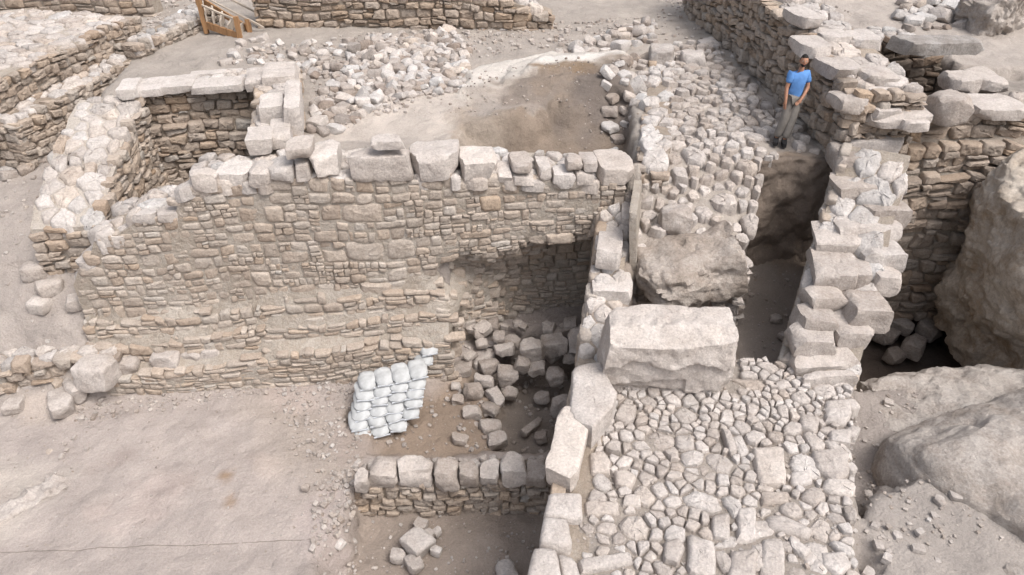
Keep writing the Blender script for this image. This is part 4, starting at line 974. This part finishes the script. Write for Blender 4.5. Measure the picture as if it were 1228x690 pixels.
# foot of the big wall, left
for px, py, wp_, z, asp, rz, lab in ((76, 487, 46, -3.62, (1, .55, .5), -60, 'flat tilted slab leaning at the left foot of the big wall'), (92, 472, 36, -3.55, (.9, .55, .7), -50, 'second slab tucked behind the tilted one at the wall foot'), (120, 455, 42, -3.3, (1, .8, .85), 0, 'big rounded pale stone standing at the wall foot'),
                                     (152, 440, 34, -3.3, (1, .7, .6), 0, 'wide pale stone in the footing right of the rounded one'), (203, 434, 32, -3.3, (1, .8, .7), 0, 'pale pillow-shaped footing stone'), (230, 428, 28, -3.3, (1, .8, .7), 0, 'smaller pale footing stone next to the pillow-shaped one'),
                                     (255, 427, 26, -3.3, (1, .7, .7), 0, 'third pale footing stone from the rounded one'), (280, 420, 26, -3.3, (1, .7, .6), 0, 'last pale footing stone before the courses turn regular'), (15, 470, 30, -3.6, (1, .7, .6), 0, 'grey stone in the footing near the left border'), (42, 468, 26, -3.6, (1, .7, .6), 0, 'small grey stone between slab and left border'),
                                     (20, 490, 26, -3.65, (1, .7, .6), 20, 'half-buried grey stone at the left border')):
    rockp('footing_stone', lab, 'stone', px, py, wp_, z, asp, rz=R(rz), rx=R(rnd.uniform(-12, 12)), tint=(rnd.uniform(.5, .7), .52, 0))
rr_ = np.random.default_rng(21)
for k in range(46):                                   # protruding footing course
    px = rr_.uniform(-5, 545); t = px / 545
    py = 470 - 34 * min(1, max(0, px) / 300) - (2 if px > 300 else 0) + rr_.uniform(-12, 6) - 4 * t
    rockp('footing_stone', 'rough tan stone of the projecting footing under the big wall', 'stone', px, py, rr_.uniform(12, 24), -3.55 + .12 * (1 - t), (1, .8, .7), rz=rr_.uniform(0, 3), tint=(rr_.uniform(.3, .6), .58, 0), group='footing stones under the big wall', mat=M_WALL, step=.05)
# sandy floor
rockp('bedrock_ridge', 'long pale ridge of rock showing through the sand at lower left', 'rock', 40, 602, 100, -3.86, (1, .3, .18), rz=R(52), tint=(.5, .5, 0), sink=.36, cuts=10, amp=.16, rnd_frac=.7, step=.04, maxn=60)
rockp('fallen_stone', 'little white stone on the open sand above the rock ridge', 'stone', 94, 565, 11, -3.84)
rockp('fallen_stone', 'small yellowish stone lying below the wall-foot slabs', 'stone', 58, 547, 13, -3.82, tint=(.6, .7, 0))
rockp('fallen_stone', 'single pale stone near the wall foot above the stain', 'stone', 232, 467, 12, -3.8)
rockp('fallen_stone', 'small pale pebble beside the bank edge above the cord end', 'stone', 367, 586, 10, -3.88)
for px, py, wp_, lab in ((500, 655, 38, 'largest pale chunk in the lower room'), (505, 632, 20, 'pale chunk on top of the largest one in the lower room'), (512, 645, 18, 'small pale chunk beside the largest one'), (497, 678, 24, 'pale chunk below the largest one at the frame edge'), (523, 662, 14, 'little stone right of the pale chunks'), (524, 640, 12, 'thin stone standing right of the chunk pile'),
                         (478, 670, 20, 'pale stone left of the chunk pile'), (607, 690, 30, 'pale stone at the bottom edge near the platform wall'), (420, 600, 16, 'grey stone at the left end of the low wall'), (415, 622, 16, 'stone below the left end of the low wall'), (408, 655, 14, 'stone on the bank at the left of the lower room'), (430, 592, 14, 'stone tucked against the low wall end')):
    rockp('fallen_stone', lab, 'stone', px, py, wp_, -4.55 if px > 440 else -4.2, rz=rnd.uniform(0, 3), tint=(rnd.uniform(.55, .75), .5, 0), step=.045)

rq = np.random.default_rng(91)
for k in range(26):
    px, py = rq.uniform(1030, 1150), rq.uniform(475, 690); x, y, _ = P(px, py, -2.3); z = gz(x, y)
    rockp('loose_stone', 'small dusty stone half sunk in the ground between the paving and the corner rock', 'stone', px, py, rq.uniform(5, 16), z, (1, .8, .6), rz=rq.uniform(0, 3), tint=(rq.uniform(.4, .75), .48, 0), group='stones right of the paving', step=.05, sink=.4)
# ================================================================== scattered rubble behind: individuals from a small library
lib = []
for k in range(26):
    a = rnd.uniform(.6, 1), rnd.uniform(.5, .9)
    p, Q = rock_verts((1, a[0], a[1] * .8), .16, rnd_frac=.35, amp=.06, cuts=10, cutd=.74, seed=900 + k)
    mb = MB(); mb.add(p, Q, tint=(rnd.uniform(.2, .85), rnd.gauss(.48, .1), 0)); lib.append(mb.mesh('rubble_stone', M_PALE))
def scatter(name, lab, cat, group, polypx, z, n, srange, seed, tries=6000, lift=.3, minfrac=.8):
    rq = np.random.default_rng(seed); poly = PW(polypx, z)
    pts, rad = poisson(poly, lambda x, y, q: q.uniform(*srange) * minfrac, tries, rq)
    for c, s in list(zip(pts, rad))[:n]:
        o = bpy.data.objects.new(name, lib[rq.integers(len(lib))]); COL.objects.link(o)
        s = s / minfrac * rq.uniform(.85, 1.15); o.scale = (s, s, s); o.location = (c[0], c[1], gz(*c) + s * lift * rq.uniform(-.1, .8))
        o.rotation_euler = (rq.normal(0, .3), rq.normal(0, .3), rq.uniform(0, 6.3)); tag(o, lab, cat, group)
scatter('rubble_stone', 'white field stone strewn on the slope in front of the far brown wall', 'rubble stone', 'scattered stones before the far wall', [(372, 128), (420, 60), (448, 42), (545, 38), (562, 60), (556, 104), (470, 116), (400, 146), (372, 150)], .3, 290, (.2, .42), 3, tries=16000)
scatter('pit_stone', 'rough stone heaped by the foot of the terrace wall behind the big wall', 'rubble stone', 'stones in the brown pit corner', [(715, 150), (768, 110), (772, 175), (735, 185)], -.8, 34, (.22, .42), 4)
scatter('rim_stone', 'grey stone lying along the rim above the lime step', 'rubble stone', 'stones along the lime step rim', [(660, 60), (690, 48), (785, 20), (785, 50)], .4, 40, (.2, .42), 5)
scatter('field_stone', 'stone lying on the rough ground left of the scattered field', 'rubble stone', 'stones left of the scattered field', [(250, 75), (300, 45), (420, 50), (365, 120), (372, 100), (330, 75)], .3, 60, (.15, .35), 6)
scatter('bank_stone', 'dull stone on the dark bank at the far left', 'rubble stone', 'stones on the dark left bank', [(-20, 120), (60, 105), (95, 120), (70, 180), (-20, 205)], -.75, 60, (.2, .45), 7)
scatter('loose_stone', 'loose stone on the broken ground at the upper right', 'rubble stone', 'loose stones at upper right', [(1075, 5), (1180, 0), (1190, 35), (1080, 38)], .9, 40, (.25, .6), 8)
for px, py, wp_, lab in ((613, 168, 22, 'grey-white stone below the mud bank behind the wall caps'), (640, 162, 19, 'light rounded stone next to the whitest one behind the wall caps'), (664, 162, 18, 'whitest round stone in the brown pit'), (598, 180, 18, 'grey stone nearest the wall caps in the brown pit'), (648, 175, 18, 'stone just below the whitest one in the brown pit')):
    rockp('fallen_stone', lab, 'stone', px, py, wp_, -1.0, tint=(.7, .48, 0), step=.05)

# gravel and crumbs over the dug ground: uncountable
gm = MB(); rg = np.random.default_rng(77); pl_ = [lib[k] for k in range(6)]
tiny = [rock_verts((1, .8, .7), .5, rnd_frac=.3, amp=.05, cuts=6, cutd=.75, seed=700 + k, oct=2) for k in range(8)]
def gravel(polypx, z, n, s0, s1, tint=(.4, .8)):
    poly = np.array(PW(polypx, z)); lo, hi = poly.min(0), poly.max(0); c = rg.uniform(lo, hi, (n * 4, 2)); c = c[inside(poly, c[:, 0], c[:, 1])][:n]
    for x, y in c:
        p, Q = tiny[rg.integers(8)]; s = s0 + (s1 - s0) * rg.random() ** 2.5
        gm.add((p * s) @ rot(rg.uniform(0, 6), rg.uniform(-.5, .5)).T + [x, y, gz(x, y) + s * .15], Q, tint=(rg.uniform(*tint), rg.normal(.52, .06), 0))
gravel([(0, 480), (545, 440), (420, 560), (395, 690), (0, 690)], -3.9, 900, .008, .04)
gravel([(330, 460), (440, 445), (430, 560), (395, 600), (350, 540)], -3.9, 420, .02, .1)
gravel([(60, 500), (330, 450), (540, 437), (430, 452), (300, 475), (100, 515)], -3.85, 500, .02, .1)
gravel([(380, 590), (430, 560), (420, 690), (375, 690)], -4.1, 260, .02, .12)
gravel([(400, 610), (650, 610), (640, 690), (400, 690)], -4.55, 260, .015, .07)
gravel([(510, 440), (690, 400), (660, 545), (430, 545)], -4.2, 420, .02, .12, (.3, .6))
gravel([(545, 380), (680, 370), (640, 440), (550, 440)], -4.0, 200, .02, .1)
gravel([(690, 430), (1025, 430), (1030, 690), (640, 690)], -1.95, 1800, .02, .07)
gravel([(0, 190), (120, 190), (95, 330), (80, 430), (0, 470)], -1.8, 500, .02, .12)
gravel([(1020, 460), (1228, 460), (1228, 690), (1020, 690)], -2.6, 900, .008, .07)
gravel([(380, 165), (560, 130), (775, 120), (772, 190)], -.6, 600, .01, .08, (.25, .6))
gravel([(372, 130), (420, 60), (448, 42), (545, 38), (562, 70), (556, 104), (400, 146)], .3, 900, .05, .17)
gravel([(240, 70), (420, 40), (790, 20), (780, 50), (640, 55), (545, 70), (380, 150), (370, 80)], .3, 1500, .03, .16)
gravel([(770, 200), (950, 200), (1010, 60), (930, 0), (790, 0)], 0, 900, .03, .14)
gravel([(0, 100), (240, 60), (240, 20), (160, 20)], -.3, 500, .03, .15)
gravel([(890, 330), (985, 330), (945, 420), (880, 430)], -2.7, 120, .02, .1, (.3, .5))
tag(gm.build('gravel', M_PALE), 'loose gravel and stone crumbs scattered over the dug earth', 'gravel', kind='stuff')

# ================================================================== sandbags
M_BAG = mat_plain('woven_bag', (.41, .42, .425), .85, bump=.4, bscale=90, var=.2, vscale=7)
M_TIE = mat_plain('bag_tie', (.45, .47, .50), .8)
def bag_mesh():
    V, Qd = cube_grid(8, 10, 5); h = np.array([.18, .26, .07])
    p = V.copy(); n4 = (np.abs(p[:, 0]) ** 3.2 + np.abs(p[:, 1]) ** 3.2) ** (1 / 3.2)
    rr = np.maximum(np.abs(p[:, 0]), np.abs(p[:, 1])); f = np.where(n4 > 0, np.where(rr > 0, rr / n4, 1), 1) 
    q = p.copy(); q[:, :2] *= f[:, None]
    edge = np.clip(1 - rr ** 3.5, 0, 1); q[:, 2] = p[:, 2] * (.28 + .72 * edge)
    q = q * h; off = rng.uniform(-9, 9, 3)
    q[:, 2] += fbm(q * 11 + off, 4) * .016; q[:, :2] += np.stack([fbm(q * 7 + off, 3), fbm(q * 7 - off, 3)], 1) * .016
    mb = MB(); mb.add(q, Qd); return mb.mesh('sandbag', M_BAG, 60)
bags = [bag_mesh() for _ in range(10)]
seam = MB(); V, Qd = cube_grid(6, 2, 2); seam.add(V * [.15, .012, .012] + [0, -.25, 0], Qd); seam_me = seam.mesh('seam', M_TIE)
def put_bag(x, y, z, rz, tilt=0):
    o = bpy.data.objects.new('sandbag', bags[rnd.randrange(10)]); COL.objects.link(o); o.location = (x, y, z); o.rotation_euler = (tilt + rnd.uniform(-.1, .1), rnd.uniform(-.1, .1), rz + rnd.uniform(-.16, .16))
    o.scale = (rnd.uniform(.97, 1.05),) * 2 + (rnd.uniform(.9, 1.1),)
    s = bpy.data.objects.new('seam', seam_me); COL.objects.link(s); s.parent = o
    return o
bx, by = -2.98, 9.52; ca, sa = math.cos(R(15)), math.sin(R(15))
for row in range(6):
    for k in range(4):
        if row == 0 and k == 3: continue
        d = k * .335 + (0 if row else .12) + .02 * row; dy = row * .155
        o = put_bag(bx + d * ca - dy * sa + .05 * row, by + d * sa + dy * ca, -3.95 + .115 * row + .02 * k, R(15), R(6))
        tag(o, 'white woven sandbag on the top layer of the stepped sandbag stack' if row == 5 else 'white woven sandbag in the lower layers of the stepped sandbag stack', 'sandbag', 'top layer sandbags' if row == 5 else 'stacked white sandbags')
for k, (dx, dy, dz) in enumerate(((1.12, 1.25, -3.42), (1.15, 1.58, -3.34), (1.2, 1.42, -3.28))):
    o = put_bag(bx + dx * ca - .2 * sa + .15, by + dx * sa + dy - .1, dz + .05, R(8))
    tag(o, 'white sandbag in the raised tail at the back right of the stack', 'sandbag', 'sandbags of the raised tail')

# cord across the sand
mb = MB(); cp = [P(-30 + 410 * t, 670.5 - 26 * t, 0) for t in np.linspace(0, 1, 40)]
pts3 = []
for t in np.linspace(0, 1, 60):
    x, y, _ = P(-40 + 415 * t, 670.5 - 26 * t, -3.88); pts3.append((x, y, gz(x, y) + .012))
pts3 = np.array(pts3); ring = []
for k, c in enumerate(pts3):
    for a in range(6): ring.append(c + np.array([0, math.cos(a * 1.047) * .0045, math.sin(a * 1.047) * .0045]))
Qd = [(k * 6 + a, (k + 1) * 6 + a, (k + 1) * 6 + (a + 1) % 6, k * 6 + (a + 1) % 6) for k in range(59) for a in range(6)]
mb.add(ring, Qd); tag(mb.build('cord', mat_plain('cord_dark', (.2, .17, .15), .8)), 'thin dark survey cord stretched across the sandy floor', 'cord')

# ================================================================== wooden steps and rail at the top left
M_WOOD = mat_plain('raw_timber', (.30, .17, .085), .7, bump=.3, bscale=20, var=.25, vscale=3, stretch=(6, 6, 1))
M_GREYW = mat_plain('weathered_timber', (.42, .36, .30), .8, bump=.3, bscale=20, var=.2, vscale=3)
def beam(mb, a, b, wd, ht=None, rough=.004):
    a, b = Vector(a), Vector(b); d = b - a; L = d.length; ht = ht or wd
    V, Qd = cube_grid(2, 2, 6); p = V * np.array([wd / 2, ht / 2, L / 2])
    m = np.array(d.to_track_quat('Z', 'Y').to_matrix()); c = np.array((a + b) / 2)
    mb.add(p @ m.T + c + rng.normal(0, rough, (len(p), 3)), Qd)
st = thing('timber_steps', 'orange raw-timber steps with posts and thin rails at the top of the site', 'steps', P(265, 42, .3))
def spart(name, segs, mat, wd, ht=None):
    for a, b in segs:
        mb = MB(); beam(mb, a, b, wd, ht); o = mb.build(name, mat, st, 30); o.matrix_parent_inverse = Matrix.Translation(-st.location)
zst = .25
p1 = P(248, 40, zst); p2 = P(288, 46, zst); p3 = P(242, 20, zst + .1); p4 = P(300, 40, zst)
def up(p, h): return (p[0], p[1], p[2] + h)
spart('post', [(p1, up(p1, 1.15)), (p2, up(p2, .6)), (p3, up(p3, 1.1)), (p4, up(p4, .4))], M_WOOD, .12)
spart('stringer', [(up(p1, .25), up(p2, .05)), (up(p3, .55), up(p4, .1))], M_WOOD, .06, .2)
for k in range(5):
    t = k / 5 + .1; a = [p1[i] + (p2[i] - p1[i]) * t for i in range(3)]; b = [p3[i] + (p4[i] - p3[i]) * t for i in range(3)]
    spart('tread', [((a[0], a[1], zst + .5 - .45 * t), (b[0], b[1], zst + .55 - .45 * t))], M_GREYW, .05, .26)
spart('rail', [(up(p1, 1.1), up(P(318, 40, zst), .15)), (up(p3, 1.05), up(P(322, 30, zst), .2)), (up(p1, .8), up(p2, .5))], M_GREYW, .05)
o = block('plaster_slab', mat_plain('whitewashed_board', (.72, .72, .72), .7, bump=.2), (.75, .9, .12), P(226, 18, .45), rz=R(10), step=.1, rnd_frac=.1, amp=.01, cuts=0)
tag(o, 'white slab propped beside the timber steps', 'slab')

# ================================================================== the man
M_SKIN = mat_plain('skin', (.36, .19, .125), .55, var=.06); M_SHIRT = mat_plain('blue_cotton', (.10, .235, .52), .9, bump=1.0, bscale=16, var=.1)
M_TROU = mat_plain('grey_trousers', (.19, .175, .16), .9, bump=1.0, bscale=16, var=.12); M_SHOE = mat_plain('dark_leather', (.02, .02, .022), .6); M_HAIR = mat_plain('black_hair', (.012, .01, .009), .7)
M_EYE = mat_plain('eye_white', (.6, .58, .55), .4); M_LIP = mat_plain('lips', (.30, .12, .09), .6)
FX, FY = P(934, 171, 0)[:2]
FY -= .0
man = thing('person', 'man in blue t-shirt and grey trousers leaning back against the rough wall', 'person', (FX, FY, 0.03))
man.rotation_euler = (0, 0, 0)
def skin(name, joints, edges, mat, parent, sub=2, root=0):
    me = bpy.data.meshes.new(name); me.from_pydata([j[:3] for j in joints], edges, []); me.materials.append(mat)
    o = bpy.data.objects.new(name, me); COL.objects.link(o); o.parent = parent
    md = o.modifiers.new('skin', 'SKIN'); md.use_smooth_shade = True
    if not me.skin_vertices: me.attributes.new('skin', 'FLOAT', 'POINT')
    for v, j in zip(me.skin_vertices[0].data, joints): v.radius = (j[3], j[4] if len(j) > 4 else j[3])
    me.skin_vertices[0].data[root].use_root = True
    o.modifiers.new('sub', 'SUBSURF').levels = sub; o.modifiers['sub'].render_levels = sub
    return o
# local frame: x right in the photo, -y toward the camera, z up; feet forward (-x,-y), hips and back against the wall at +x
J = dict(pel=(.14, .10, .93), wst=(.145, .11, 1.08), chs=(.155, .13, 1.28), nck=(.165, .13, 1.45), hd0=(.165, .115, 1.55),
         shL=(-.01, .09, 1.39), elL=(-.075, .05, 1.13), wrL=(-.08, -.06, .90), shR=(.33, .17, 1.39), elR=(.36, .07, 1.12), wrR=(.22, -.09, .94),
         hpL=(.06, .08, .90), knL=(0.0, -.03, .50), anL=(-.08, -.02, .09), hpR=(.225, .12, .90), knR=(.15, -.03, .50), anR=(.06, -.10, .09))
seqv = ['pel', 'wst', 'chs', 'nck', 'hd0', 'shL', 'elL', 'wrL', 'shR', 'elR', 'wrR', 'hpL', 'knL', 'anL', 'hpR', 'knR', 'anR']
rad_ = dict(pel=(.11, .085), wst=(.10, .075), chs=(.105, .075), nck=(.055, .055), hd0=(.06, .06), shL=(.048, .048), elL=(.042, .042), wrL=(.03, .03), shR=(.048, .048), elR=(.042, .042), wrR=(.03, .03),
            hpL=(.085, .085), knL=(.06, .06), anL=(.042, .042), hpR=(.085, .085), knR=(.06, .06), anR=(.042, .042))
ed = [('pel', 'wst'), ('wst', 'chs'), ('chs', 'nck'), ('nck', 'hd0'), ('chs', 'shL'), ('shL', 'elL'), ('elL', 'wrL'), ('chs', 'shR'), ('shR', 'elR'), ('elR', 'wrR'), ('pel', 'hpL'), ('hpL', 'knL'), ('knL', 'anL'), ('pel', 'hpR'), ('hpR', 'knR'), ('knR', 'anR')]
jl = [(*J[n], *rad_[n]) for n in seqv]; el = [(seqv.index(a), seqv.index(b)) for a, b in ed]
# fingers and feet continue the same body
def addv(p, r_, frm): jl.append((*p, r_, r_)); el.append((frm, len(jl) - 1)); return len(jl) - 1
for sgn, wr, dirv_ in ((-1, 'wrL', Vector((.0, -.12, -1)).normalized()), (1, 'wrR', Vector((-.75, -.35, -.6)).normalized())):
    pw = Vector(J[wr]); side = dirv_.cross(Vector((0, 0, 1))).normalized() if sgn > 0 else Vector((.3, -1, .1)).normalized()
    pal = addv(pw + dirv_ * .06, .03, seqv.index(wr))
    for f in range(4):
        ln = (.085, .095, .09, .07)[f]; b = pw + dirv_ * .10 + side * (f - 1.5) * .021
        k = addv(b, .0105, pal); k = addv(b + dirv_ * ln * .5 + Vector((0, -.008, 0)), .0095, k); addv(b + dirv_ * ln * .85 + Vector((.01, -.012, 0)), .008, k)
    b = pw + dirv_ * .045 - side * .04; k = addv(b, .012, pal); addv(b + dirv_ * .05 - side * .012, .010, k)
for an, dx in (('anL', -.05), ('anR', -.03)):
    a = J[an]; k = addv((a[0], a[1] + .01, .05), .04, seqv.index(an)); addv((a[0] + dx, a[1] - .15, .035), .035, k)
body = skin('body', jl, el, M_SKIN, man)
# clothing
shl = lambda n, a=0: (*J[n], rad_[n][0] + a, rad_[n][1] + a)
def mid(a, b, t): return tuple(J[a][i] + (J[b][i] - J[a][i]) * t for i in range(3))
rad_['x'] = 0; sj = [(*J['wst'], .150, .118), (*J['pel'][:2], .90, .165, .135), (*J['chs'], .19, .135), (*mid('chs', 'nck', .62), .12, .10), (*J['shL'], .076, .076), (*mid('shL', 'elL', .72), .075, .075), (*J['shR'], .076, .076), (*mid('shR', 'elR', .72), .075, .075)]
skin('shirt', sj, [(0, 1), (0, 2), (2, 3), (2, 4), (4, 5), (2, 6), (6, 7)], M_SHIRT, man)
tj = [(*J['pel'], .155, .125), (*J['hpL'], .112, .112), (*J['knL'], .098, .098), (*mid('knL', 'anL', 1.0), .088, .088), (*J['hpR'], .112, .112), (*J['knR'], .098, .098), (*mid('knR', 'anR', 1.0), .088, .088)]
skin('trousers', tj, [(0, 1), (1, 2), (2, 3), (0, 4), (4, 5), (5, 6)], M_TROU, man)
for an, dx in (('anL', -.05), ('anR', -.03)):
    a = J[an]; V, Qd = cube_grid(4, 10, 4); p = V * np.array([.05, .145, .055]); nn = np.abs(V[:, 1]) ** 4
    p[:, 0] *= (1 - .45 * nn); front = V[:, 1] < 0; p[:, 2] = np.where(p[:, 2] > 0, p[:, 2] * np.where(front, 1 + .5 * V[:, 1], 1), p[:, 2])
    mb = MB(); mb.add(p, Qd); o = mb.build('shoe', M_SHOE, man, 40); o.location = (a[0] + dx * .5, a[1] - .06, .035); o.rotation_euler = (0, 0, math.atan2(-dx, .15) * -1)
# head with a face
hc = Vector((.165, .085, 1.655))
V, Qd = cube_grid(14, 14, 14); d = V / np.linalg.norm(V, axis=1, keepdims=True)
p = d * np.array([.076, .098, .118])
low = np.clip(-d[:, 2], 0, 1); p[:, 0] *= 1 - .28 * low ** 1.5; p[:, 1] = np.where(d[:, 1] < 0, p[:, 1] * (1 - .05 * low), p[:, 1] * (1 - .25 * low))
fy = d[:, 1] < -.3
nose = np.exp(-((d[:, 0] / .13) ** 2 + ((d[:, 2] + .12) / .22) ** 2)) * fy; p[:, 1] -= nose * .022
for sx in (-1, 1):
    soc = np.exp(-(((d[:, 0] - sx * .38) / .17) ** 2 + ((d[:, 2] - .08) / .12) ** 2)) * fy; p[:, 1] += soc * .012
brow = np.exp(-(((d[:, 2] - .24) / .09) ** 2)) * fy * (np.abs(d[:, 0]) < .65); p[:, 1] -= brow * .006
chin = np.exp(-((d[:, 0] / .25) ** 2 + ((d[:, 2] + .85) / .2) ** 2)) * (d[:, 1] < .1); p[:, 1] -= chin * .014
mb = MB(); mb.add(p, Qd); ho = mb.build('head', M_SKIN, man, 0); ho.location = hc; ho.rotation_euler = (R(-4), 0, R(-14))
for sx in (-1, 1):
    mb = MB(); mb.add(d * np.array([.013, .011, .010]), Qd); o = mb.build('eye', M_EYE, ho, 0); o.location = (sx * .029, -.083, .010)
    mb = MB(); mb.add(d * np.array([.0065, .004, .0065]), Qd); q = mb.build('iris', M_HAIR, ho, 0); q.location = (sx * .029, -.0925, .010)
    mb = MB(); mb.add(d * np.array([.012, .022, .032]), Qd); o = mb.build('ear', M_SKIN, ho, 0); o.location = (sx * .076, .012, -.005); o.rotation_euler = (0, 0, sx * .3)
mb = MB(); mb.add(d * np.array([.024, .008, .008]), Qd); o = mb.build('mouth', M_LIP, ho, 0); o.location = (0, -.088, -.055)
hp = p * 1.06; keep = ~((d[:, 1] < -.25) & (d[:, 2] < .52)) & (d[:, 2] > -.35)
hp[~keep] = p[~keep] * .9; hp += rng.normal(0, .0015, hp.shape); mb = MB(); mb.add(hp + [0, .004, .005], Qd); mb.build('hair', M_HAIR, ho, 0)
bp_ = p * 1.025; kb = (d[:, 1] < .25) & (d[:, 2] < -.42) ; bp_[~kb] = p[~kb] * .9; mb = MB(); mb.add(bp_, Qd); mb.build('beard', M_HAIR, ho, 0)
